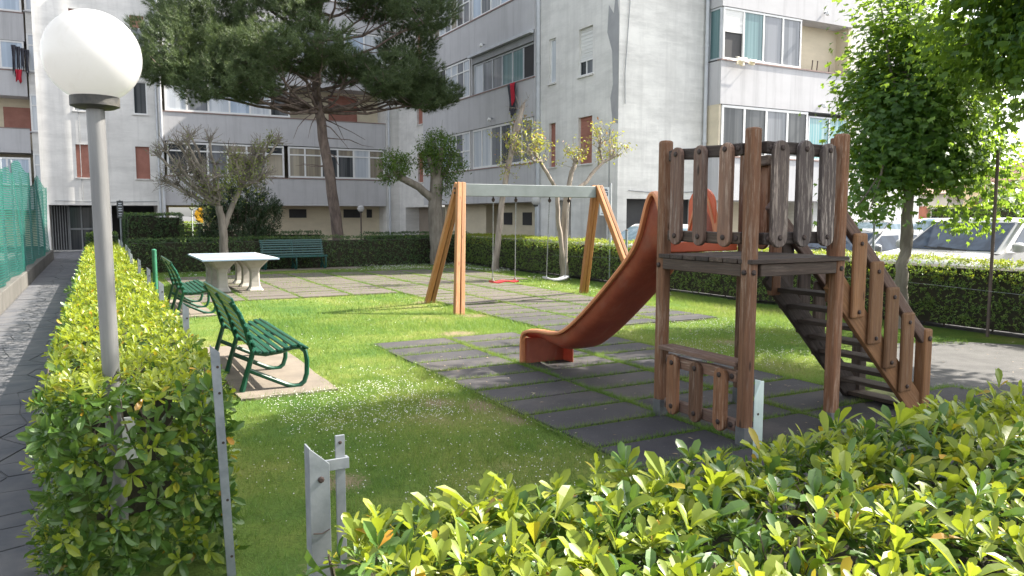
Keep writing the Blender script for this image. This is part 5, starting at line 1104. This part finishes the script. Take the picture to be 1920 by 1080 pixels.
def smooth_pts(pts, n=14, jit=.0):
    a = np.array(pts, float); t = np.linspace(0, len(a)-1, n); o = np.stack([np.interp(t, range(len(a)), a[:, i]) for i in range(3)], 1)
    for _ in range(2): o[1:-1] = (o[:-2]+2*o[1:-1]+o[2:])/4
    o[1:-1] += RNG.normal(0, jit, o[1:-1].shape); return [tuple(q) for q in o]
# pine
pt = thing('pine_tree', 'big dark pine with a leaning trunk and wide crown behind the back hedge', 'pine tree', (7.5, 26.5, 0))
b = MB(); tr = smooth_pts([(7.5, 26.5, -.1), (7.38, 26.5, 1.2), (7.15, 26.5, 3.0), (6.85, 26.5, 5.0), (6.72, 26.5, 6.4), (6.9, 26.6, 8.2), (7.3, 26.7, 10.4)], 26, .015)
b.tube(tr, np.interp(np.linspace(0, 1, 26), [0, .1, .45, .7, 1], [.27, .205, .165, .13, .05]), 14); b.build('trunk', MT['bark_pine'], pt, smooth=True)
pads = [(6.0, 25.2, 6.5, .9, .9, .5), (7.7, 25.6, 6.6, .8, .8, .4), (1.9, 24.6, 6.2, 1.0, 1.0, 1.0), (2.9, 24.0, 5.55, 1.15, 1.0, .85), (4.1, 24.4, 5.5, .9, .9, .6), (4.6, 23.8, 6.6, 1.1, .9, .7), (5.6, 25.0, 8.6, 1.5, 1.4, .9), (7.4, 24.8, 9.6, 1.2, 1.2, .7), (3.6, 25.4, 9.4, 1.5, 1.5, .9), (8.6, 24.6, 5.9, .9, .9, .55), (10.2, 25.0, 5.6, .9, .9, .5), (9.9, 24.6, 8.3, 1.2, 1.2, .8), (10.3, 26.0, 9.2, 1.2, 1.4, .9), (2.6, 25.6, 6.6, 1.5, 1.6, 1.2), (3.9, 24.6, 6.0, 1.5, 1.4, 1.0), (3.2, 26.8, 8.2, 1.6, 1.8, 1.2), (5.0, 25.4, 7.7, 1.5, 1.6, 1.0), (6.35, 24.2, 7.0, 1.0, .9, .75), (4.6, 28.2, 7.0, 1.6, 1.5, 1.0), (9.3, 25.3, 6.4, 1.5, 1.5, .85), (10.2, 26.0, 6.0, 1.1, 1.4, .8), (10.3, 27.2, 7.7, 1.2, 1.5, .9), (8.9, 26.8, 9.0, 1.2, 1.3, .7), (6.2, 26.5, 9.5, 1.9, 1.8, 1.0), (4.4, 26.2, 9.8, 1.8, 1.8, 1.0), (9.4, 27.5, 10.0, 1.6, 1.6, 1.0), (7.6, 27.0, 11.0, 1.9, 1.8, 1.1), (5.5, 27.5, 11.2, 1.6, 1.7, 1.0), (2.6, 25.0, 7.3, 1.0, .9, .75), (3.6, 24.0, 6.5, .8, .7, .6), (8.2, 28.4, 7.0, 1.3, 1.2, .8), (10.9, 25.4, 5.9, .7, .8, .5), (2.0, 25.2, 5.9, .8, .8, .6)]
b = MB()
for i, (cx, cy, cz, rx, ry, rz) in enumerate(pads):
    z0 = min(max(cz-1.3-.12*abs(cx-6.9), 5.2), 9.5); k = np.interp(z0, [q[2] for q in tr], range(len(tr))); s_ = Vector(tr[int(k)]); e = Vector((cx, cy, cz-.35*rz)); mid = s_.lerp(e, .5)+Vector((0, 0, -.25+random.uniform(-.2, .2)))
    P = smooth_pts([s_, s_.lerp(mid, .5), mid, mid.lerp(e, .5)+Vector((0, 0, .1)), e], 10, .03); b.tube(P, np.linspace(.062, .02, 10), 7)
    for _ in range(9):
        q = Vector(P[random.randint(4, 9)]); d = Vector(rv(1)[0]); d.z = abs(d.z)*.6-.1; d.normalize(); b.tube([q, q+d*.5+Vector((0, 0, .05)), q+d*1.0+Vector((0, 0, .2))], [.025, .018, .008], 4, caps=False)
for _ in range(26):
    k = random.randint(9, 17); q = Vector(tr[k]); a = random.uniform(0, 6.28); d = Vector((math.cos(a), math.sin(a), random.uniform(-.35, .15))); l = random.uniform(.9, 2.4); P = [q]
    for i in range(4): d = (d+Vector(rv(1)[0])*.3).normalized(); P.append(P[-1]+d*l/4)
    b.tube(P, [.03, .022, .016, .01, .006], 4, caps=False)
b.build('branches', MT['bark_pine'], pt, smooth=True)
c = Cloud()
for i, (cx, cy, cz, rx, ry, rz) in enumerate(pads):
    n = int(720*(rx*ry)**.9); u = rv(n); u[:, 2] = u[:, 2]*.9+.12; rr = (.55+.45*RNG.random(n)**.5)[:, None]*(1+.25*np.sin(u[:, :1]*5+i)*np.cos(u[:, 1:2]*4+i*2)); P = np.array([cx, cy, cz])+u*rr*np.array([rx, ry, rz]); A = unit(u*np.array([1, 1, .7])+np.array([0, 0, .55])+RNG.normal(0, .25, (n, 3)))
    for mi, sel in ((0, slice(None, int(n*.93))), (1, slice(int(n*.93), None))):
        p, d, nn, l = whorls(P[sel], A[sel], 24, .25, spread=(.15, 1.25), T=T1); c.add(p-.05*d, d, nn, l, np.full(len(l), .017), T1, mi, .1)
c.build('crown', [MT['needle'], MT['needle_young']], pt)
# bare pollard at the left
pl1 = thing('pollard_tree', 'pollarded tree with bare tangled twigs behind the table tennis table', 'pollard tree', (3.15, 23.0, 0), 'pollarded trees around the garden')
b = MB(); limb(b, smooth_pts([(3.17, 23, -.05), (3.14, 23, .8), (3.12, 23, 1.5), (3.05, 23, 1.9)], 10, .01), (.135, .10)); limb(b, smooth_pts([(3.14, 23, 1.2), (3.35, 23, 1.75), (3.6, 23, 2.3), (3.7, 23, 2.6)], 10, .01), (.085, .06)); b.build('trunk', MT['bark'], pl1, smooth=True)
heads = [(1.75, 22.8, 3.35), (2.25, 22.5, 3.55), (2.9, 23.2, 3.7), (3.5, 22.7, 3.2), (4.2, 23.0, 3.5), (4.05, 22.8, 2.75), (1.75, 23.1, 2.55), (2.5, 23.3, 3.0), (3.0, 22.6, 2.7), (4.5, 23.2, 3.75), (2.05, 22.7, 2.95), (3.9, 23.3, 3.1)]
b = MB(); tips = []
heads += [(h_[0]+random.gauss(.05, .2), h_[1]+random.gauss(0, .3), h_[2]+random.gauss(.0, .2)) for h_ in heads]
for i, h_ in enumerate(heads):
    s_ = Vector((3.05, 23, 1.9)) if h_[0] < 3.2 else Vector((3.65, 23, 2.45)); P = smooth_pts([s_, s_.lerp(Vector(h_), .5)+Vector((0, 0, -.12)), h_], 7, .025); b.tube(P, np.linspace(.052, .03, 7), 6)
    tips += twigs_at(b, P[4], 16, .45, .013, (0, 0, .3), 1)
    tips += twigs_at(b, h_, 20, .46, .014, ((h_[0]-3)*.5, 0, .9) if h_[2] > 3 else (h_[0]-3, 0, .35), .75)
b.build('branches', MT['bark'], pl1, smooth=True)
c = Cloud(); tt_ = np.array([tuple(t) for t in tips]); sel = tips[::3]; leaf_ball(c, [t for t in sel if t.x > 3.2][:200], 6, .07, .075, T2, 0); leaf_ball(c, [Vector((3.2+random.gauss(0, .45), 22.8+random.gauss(0, .2), 2.5+random.gauss(0, .3))) for _ in range(150)], 7, .09, .08, T2, 0); leaf_ball(c, sel[::4], 3, .06, .06, T2, 0); c.build('crown', MT['leaf_sparse'], pl1)
# dense pollard in the corner
pl2 = thing('pollard_tree', 'pollarded tree with two dense green leaf heads in the corner of the back hedge', 'pollard tree', (10.05, 23.7, 0), 'pollarded trees around the garden')
b = MB(); limb(b, smooth_pts([(10.0, 23.7, -.05), (9.95, 23.7, .8), (9.88, 23.7, 1.6), (9.9, 23.7, 2.3), (9.95, 23.7, 2.9)], 12, .012), (.27, .2)); b.build('trunk', MT['bark'], pl2, smooth=True)
b = MB(); limb(b, smooth_pts([(9.85, 23.7, 2.1), (9.45, 23.7, 2.5), (9.0, 23.6, 2.7), (8.65, 23.6, 2.8), (8.45, 23.6, 3.1)], 10, .012), (.14, .1))
for e in ((9.6, 23.5, 3.5), (10.0, 23.4, 3.8), (10.5, 23.8, 3.4), (10.3, 24.0, 3.9)): limb(b, smooth_pts([(9.93, 23.7, 2.6), tuple(Vector((9.93, 23.7, 2.6)).lerp(Vector(e), .5)), e], 6, .01), (.12, .06))
c = Cloud(); tp = []
for hc, r, n in (((8.5, 23.6, 3.3), (.52, .5, .42), 130), ((10.05, 23.7, 3.85), (.68, .65, .55), 210), ((10.4, 23.8, 3.3), (.62, .6, .45), 130), ((9.7, 23.6, 3.4), (.42, .5, .4), 80), ((10.2, 23.5, 2.6), (.35, .35, .35), 40), ((8.3, 23.6, 2.85), (.3, .3, .25), 30)):
    u = rv(n)*(.5+.55*RNG.random((n, 1))); tp += [Vector(hc)+Vector(q*np.array(r)) for q in u]
    b_ = twigs_at(b, hc, 8, r[0]*1.3, .012, (0, 0, .5), 1)
leaf_ball(c, tp, 14, .085, .095, T2, 0, .38, .2); b.build('branches', MT['bark'], pl2, smooth=True); c.build('crown', MT['leaf_pollard'], pl2)
# leaning bare pollard behind the swing
pl3 = thing('pollard_tree', 'leaning bare pollard trunk behind the swing with a few fresh leaves', 'pollard tree', (10.46, 20.4, 0), 'pollarded trees around the garden')
b = MB(); P = smooth_pts([(10.42, 20.4, -.05), (10.55, 20.4, 1.0), (10.72, 20.4, 2.4), (10.9, 20.4, 3.2), (11.1, 20.4, 4.0), (11.25, 20.4, 4.55), (11.42, 20.4, 5.0)], 18, .014); b.tube(P, [.13, .105, .095, .09, .088, .085, .083, .082, .08, .08, .082, .09, .10, .11, .08, .065, .06, .03], 10); b.build('trunk', MT['bark_pale'], pl3, smooth=True)
b = MB(); tp = []
for h_, n in (((11.3, 20.4, 4.8), 7), ((10.95, 20.3, 3.5), 14), ((11.05, 20.4, 4.1), 6), ((10.8, 20.3, 3.0), 8), ((11.35, 20.3, 4.2), 8)): tp += twigs_at(b, h_, n, .6, .012, (.2, 0, .6), .9)
b.build('branches', MT['bark_pale'], pl3); c = Cloud(); leaf_ball(c, [t for t in tp if t.z < 4.6], 6, .07, .085, T2, 0); c.build('crown', MT['leaf_bud'], pl3)
pl4 = thing('pollard_tree', 'forked pollard with knobbly limbs and sparse yellow-green buds behind the swing', 'pollard tree', (10.42, 16.6, 0), 'pollarded trees around the garden')
b = MB(); limb(b, smooth_pts([(10.45, 16.6, -.05), (10.44, 16.6, .7), (10.47, 16.6, 1.5), (10.55, 16.6, 2.2)], 10, .01), (.115, .085)); limb(b, smooth_pts([(10.40, 16.55, .55), (10.28, 16.55, 1.2), (10.18, 16.5, 1.8), (10.2, 16.5, 2.3)], 10, .01), (.062, .05)); b.build('trunk', MT['bark_pale'], pl4, smooth=True)
b = MB(); tp = []
for pts, r in (([(10.18, 16.5, 2.2), (9.98, 16.5, 2.55), (9.72, 16.5, 2.95), (9.5, 16.5, 3.2)], (.05, .036)), ([(10.5, 16.6, 2.0), (10.62, 16.6, 2.5), (10.72, 16.6, 2.85), (10.8, 16.6, 3.0)], (.065, .055)), ([(10.5, 16.6, 2.0), (10.95, 16.6, 2.4), (11.4, 16.6, 2.75), (11.6, 16.6, 3.05), (11.95, 16.6, 3.15)], (.055, .036)), ([(9.72, 16.5, 2.95), (9.45, 16.4, 2.95), (9.3, 16.4, 3.2)], (.036, .026)), ([(11.6, 16.6, 3.05), (11.5, 16.6, 3.3), (11.55, 16.6, 3.5)], (.036, .026))):
    P = smooth_pts(pts, 10, .014); limb(b, P, r); b.tube([P[-1], tuple(Vector(P[-1])+Vector((0, 0, .09)))], [r[1]*1.5, r[1]*.6], 7)
    for q, n in ((P[-1], 13), (P[6], 3)): tp += twigs_at(b, q, n, .62, .010, (.15, 0, .9), .75)
b.build('branches', MT['bark_pale'], pl4, smooth=True); c = Cloud(); leaf_ball(c, tp, 4, .05, .085, T2, 0); c.build('crown', MT['leaf_bud'], pl4)
# leafy broad trees at the right
def leafy(label, base, trunk, cen, rad, nclump, per, L, extra=()):
    t = thing('broadleaf_tree', label, 'leafy tree', base, 'leafy trees along the right hedge'); b = MB(); P = smooth_pts(trunk, 16, .012)
    b.tube(P, np.interp(np.linspace(0, 1, 16), [0, .08, .6, 1], [.13, .085, .075, .05]), 10)
    q = [tuple(Vector(p)+Vector((.05*math.cos(i*.7), .05*math.sin(i*.7), 0))) for i, p in enumerate(P)]; b.tube(q, np.linspace(.065, .04, 16), 8); b.build('trunk', MT['bark'], t, smooth=True)
    u = rv(nclump); rr = .45+.6*RNG.random((nclump, 1))**.6; C = np.array(cen)+u*rr*np.array(rad); C = np.concatenate([C]+[np.array(e)+RNG.normal(0, s_, (n, 3)) for e, s_, n in extra]) if extra else C
    b = MB(); top = Vector(P[-1])
    for k in range(0, len(C), 3):
        e = Vector(C[k]); s_ = Vector(P[-1-k % 5]); b.tube(smooth_pts([s_, s_.lerp(e, .4)+Vector((0, 0, .15)), e], 7, .02), np.linspace(.035, .008, 7), 5, caps=False)
    b.build('branches', MT['bark'], t); c = Cloud(); n = len(C)*per
    off = RNG.normal(0, 1, (n, 3))*np.array([.24, .24, .13]); Pp = np.repeat(C, per, 0)+off; outw = unit(Pp-np.array(cen)); D = unit(outw*.5+rv(n)*.6+np.array([0, 0, -.45])); N = unit(np.array([0, 0, 1.0])+outw*.5+rv(n)*.5)
    l = L*(.6+.6*RNG.random(n)); c.add(Pp, D, N, l, l*.95, TM, 0, .22); c.build('crown', [MT['leaf_tree']], t); return t
leafy('slender leafy tree with a twisted trunk by the stairs and right hedge', (10.45, 7.2, 0), [(10.4, 7.2, -.05), (10.5, 7.2, .45), (10.34, 7.2, .8), (10.5, 7.2, 1.15), (10.40, 7.2, 1.5), (10.52, 7.2, 1.9), (10.35, 7.2, 2.6), (10.4, 7.2, 3.4)], (10.5, 7.12, 3.2), (.76, .9, 1.2), 165, 95, .098, [((11.1, 6.6, 2.15), .25, 12), ((9.9, 7.4, 2.1), .22, 8), ((10.0, 7.3, 4.45), .2, 8)])
leafy('larger leafy tree whose crown fills the upper right corner', (10.4, 2.7, 0), [(10.4, 2.7, -.05), (10.45, 2.7, .8), (10.35, 2.7, 1.8), (10.4, 2.7, 3.2), (10.3, 2.7, 4.6)], (10.2, 2.7, 5.7), (2.85, 2.75, 3.0), 760, 120, .10, [((9.2, 4.5, 3.7), .35, 24), ((9.7, 4.9, 3.7), .3, 22), ((10.0, 2.7, 8.2), .9, 60), ((9.7, 5.3, 3.8), .42, 30), ((9.9, 5.4, 4.8), .5, 30)])
# oleander
ol = thing('oleander_bush', 'tall dark oleander bush behind the bare pollard', 'bush', (4.1, 26.2, 0)); b = MB(); c = Cloud(); C = []; A = []
for _ in range(420):
    a = random.uniform(0, 6.28); r = 1.2*math.sqrt(random.random()); h_ = (1-.35*(r/1.2)**2)*random.uniform(.35, 1)*3.05; C.append((4.1+1.12*r*math.cos(a), 26.2+r*.9*math.sin(a), max(.3, h_))); A.append((math.cos(a)*.5*r, math.sin(a)*.5*r, 1))
for k in range(0, 420, 7): b.tube([(4.1+(C[k][0]-4.1)*.3, 26.2+(C[k][1]-26.2)*.3, 0), (4.1+(C[k][0]-4.1)*.7, 26.2+(C[k][1]-26.2)*.7, C[k][2]*.6), C[k]], [.02, .014, .006], 5, caps=False)
b.build('stems', MT['twig'], ol); C = np.array(C); A = unit(np.array(A)+RNG.normal(0, .2, C.shape))
for sh in (0, .12, .24): p, d, nn, l = whorls(C-A*sh, A, 9, .19, spread=(.2, 1.2), T=T2); c.add(p, d, nn, l, l*.17, T2, 0, .15)
c.build('foliage', MT['leaf_oleander'], ol)
# palm by the house
pm = thing('palm_tree', 'small palm in front of the cream house beyond the car park', 'palm', (39.9, 22.0, 0)); b = MB(); b.tube([(39.9, 22, 0), (39.95, 22, 1.3), (39.9, 22, 2.5)], [.28, .26, .24], 8); b.build('trunk', MT['bark'], pm); c = Cloud()
for k in range(22):
    a = k*2.4; el = .9-.075*k; P = Vector((39.9, 22, 2.6)); d = Vector((math.cos(a)*math.cos(el), math.sin(a)*math.cos(el), math.sin(el))); Q = []
    for i in range(9): P = P+d*.2; d = (d+Vector((0, 0, -.13))).normalized(); Q.append(P.copy())
    pts = np.array([tuple(q) for q in Q]); dv = np.array(d); sd_ = unit(np.cross(np.tile(dv, (9, 1)), np.array([0, 0, 1.])))
    for s_ in (-1, 1): c.add(pts, sd_*s_+dv*.6+np.array([0, 0, -.2]), np.tile([0, 0, 1.], (9, 1)), np.full(9, .45), np.full(9, .10), T2, 0, .2)
c.build('crown', MT['leaf_side'], pm)
# ---------------------------------------------------------------- grass, clover and litter
def free(x, y, pad=0):
    m = (x > .5) & (x < 10.85) & (y > 1.9) & (y < 24.05)
    for x0, x1, y0, y1 in RECTS: m &= ~((x > x0+pad) & (x < x1-pad) & (y > y0+pad) & (y < y1-pad))
    m &= ~((x > 7.0+.1*np.sin(y*5)) & (y < 6.0-.35*np.abs(x-9)*.4+.08*np.sin(x*7)))
    return m
def fbm(x, y):
    v = 0
    for f, a, s_ in ((.7, 1, 0), (1.5, .6, 2), (3.1, .4, 5), (6.3, .25, 1)): v = v+a*np.sin(x*f*1.3+s_+1.2*np.sin(y*f))*np.cos(y*f*1.1-s_+.9*np.sin(x*f*.8))
    return v
c = Cloud()
def blades(n, x0, x1, y0, y1, h, w, pad=.02, bare=-.95):
    x = RNG.uniform(x0, x1, n); y = RNG.uniform(y0, y1, n); edge = RNG.normal(0, .03, n); m = free(x+edge, y+edge, pad) & (fbm(x, y)+RNG.normal(0, .35, n) > bare)
    for sx_, sy_, sr_ in SOIL: m &= (np.hypot(x-sx_, y-sy_)+RNG.normal(0, .08, n) > sr_) | (RNG.random(n) < .18)
    x, y = x[m], y[m]; k = len(x)
    P = np.stack([x, y, np.full(k, -.012)], 1); D = unit(np.stack([RNG.normal(0, .5, k), RNG.normal(0, .5, k), np.ones(k)], 1)); L = h*(.45+.8*RNG.random(k))*(1+.4*np.clip(fbm(x*1.7, y*1.7), -1, 1)+.35*np.sin(x*31+3*np.sin(y*19))*np.sin(y*27+2*np.sin(x*23))); c.add(P, D, rv(k), L, np.full(k, w), T1, 0, .25)
blades(230000, .5, 10, 2.0, 7.5, .05, .0062); blades(130000, .5, 10.9, 7.5, 12.5, .055, .0095); blades(80000, .5, 10.9, 12.5, 24, .06, .016)
# tufts in the joints of the rubber mats
def joints(tiles, dens, h, w):
    xs_ = sorted({round(t[0], 3) for t in tiles}); S_ = set((round(a, 3), round(b, 3)) for a, b in tiles); P = []
    for a, bb in S_:
        for (p0, p1, k) in (((a-.51, bb+.25), (a+.51, bb+.25), 1.0), ((a+.5175, bb-.25), (a+.5175, bb+.25), 1.4), ((a-.5175, bb-.25), (a-.5175, bb+.25), .7)):
            n = int(dens*k*math.hypot(p1[0]-p0[0], p1[1]-p0[1])); t = RNG.random(n); q = np.stack([p0[0]+(p1[0]-p0[0])*t, p0[1]+(p1[1]-p0[1])*t], 1)+RNG.normal(0, .02, (n, 2)); q = q[fbm(q[:, 0]*2.1, q[:, 1]*2.1)+RNG.normal(0, .4, n) > -.75]; P.append(q)
    q = np.concatenate(P); k = len(q); D = unit(np.stack([RNG.normal(0, .7, k), RNG.normal(0, .7, k), np.ones(k)], 1)); c.add(np.concatenate([q, np.full((k, 1), -.005)], 1), D, rv(k), h*(.5+.8*RNG.random(k)), np.full(k, w), T1, 0, .25)
joints(tilesA, 760, .06, .009); joints(tilesB, 330, .06, .015); joints(tilesC, 200, .055, .02)
# ragged grass round posts, slab edges and the path side
for (x, y, n, s_) in ((4.4, 7.3, 260, .22), (5.25, 11.6, 500, .25), (5.5, 13.5, 300, .2), (3.98, 4.9, 200, .12), (9.2, 13.6, 200, .15), (1.5, 7.1, 700, .35), (3.1, 6.0, 400, .3)):
    q = np.stack([RNG.normal(x, s_, n), RNG.normal(y, s_*.6, n), np.full(n, -.01)], 1); q = q[free(q[:, 0], q[:, 1], .12) | (n < 350)]; k = len(q); c.add(q, unit(np.stack([RNG.normal(0, .6, k), RNG.normal(0, .6, k), np.ones(k)], 1)), rv(k), .07*(.5+.8*RNG.random(k)), np.full(k, .008), T1, 0, .3)
nt2 = 700; tx, ty = RNG.uniform(.55, 10, nt2), 2.2+11*RNG.random(nt2)**1.6; mk = free(tx, ty, 0); tx, ty = tx[mk], ty[mk]; kk = 26
q = np.stack([np.repeat(tx, kk)+RNG.normal(0, .028, len(tx)*kk), np.repeat(ty, kk)+RNG.normal(0, .028, len(tx)*kk), np.full(len(tx)*kk, -.01)], 1); k = len(q)
c.add(q, unit(np.stack([RNG.normal(0, .55, k), RNG.normal(0, .55, k), np.ones(k)], 1)), rv(k), .085*(.4+.8*RNG.random(k)), np.full(k, .0075), T1, 0, .35)
gr = c.build('grass', MT['grass'], None, (0, 0, 0)); setp(gr, 'short green grass of the lawn and in the joints of the mats', kind='stuff')
TF = (np.array([[-.5, 0, 0], [0, -.5, .1], [.5, 0, 0], [0, .5, .1], [0, 0, .55]]), [(0, 1, 4), (1, 2, 4), (2, 3, 4), (3, 0, 4)])
def clover(n, x0, x1, y0, y1, thr, seedf, s_):
    x = RNG.uniform(x0, x1, n); y = RNG.uniform(y0, y1, n); m = free(x, y, .0) & (fbm(x*1.3+seedf, y*1.3)+RNG.normal(0, .5, n) > thr); x, y = x[m], y[m]; k = len(x)
    P = np.stack([x, y, RNG.uniform(.025, .055, k)], 1); return P, np.full(k, s_)
c = Cloud()
for a in ((1200, .6, 3.0, 3.2, 7.3, .3, 0, .012), (1100, 1.2, 2.6, 5.6, 7.1, -.5, 0, .013), (1500, 1.2, 3.6, 3.0, 6.3, .35, 3, .012), (2400, 6.2, 8.8, 5.6, 9.0, -.1, 1, .014), (900, 1.6, 5.5, 9, 15.2, .7, 2, .016), (2500, 7.0, 10.9, 19.5, 24, .3, 0, .032), (900, 8, 10.9, 12, 19, .4, 1, .028), (700, 1, 7, 21.8, 24, .5, 1, .032), (500, 2.2, 3.2, 4, 8, .1, 6, .015)):
    P, s_ = clover(*a); s_ = s_*.8*RNG.uniform(.6, 1.2, len(s_)); k = len(P); u = rv(k)*.25+np.array([1, 0, 0]); c.add(P, u, np.tile([0, 0, 1.], (k, 1)), s_, s_, TF, 0, 0)
fl = c.build('clover_flowers', MT['flower'], None, (0, 0, 0)); setp(fl, 'small white clover flowers scattered through the lawn', kind='stuff')
c = Cloud(); n = 420; x = RNG.uniform(3, 10.4, n); y = RNG.uniform(2.5, 9, n); c.add(np.stack([x, y, np.full(n, .024)], 1), rv(n)*np.array([1, 1, .15]), np.tile([0, 0, 1.], (n, 1)), RNG.uniform(.02, .05, n), RNG.uniform(.008, .02, n), T2, 0, .1)
lt = c.build('leaf_litter', M('dry_litter', (.42, .36, .25), (.26, .18, .10), 9, .9, 0), None, (0, 0, 0)); setp(lt, 'dry leaf litter scattered over the mats and gravel', kind='stuff')
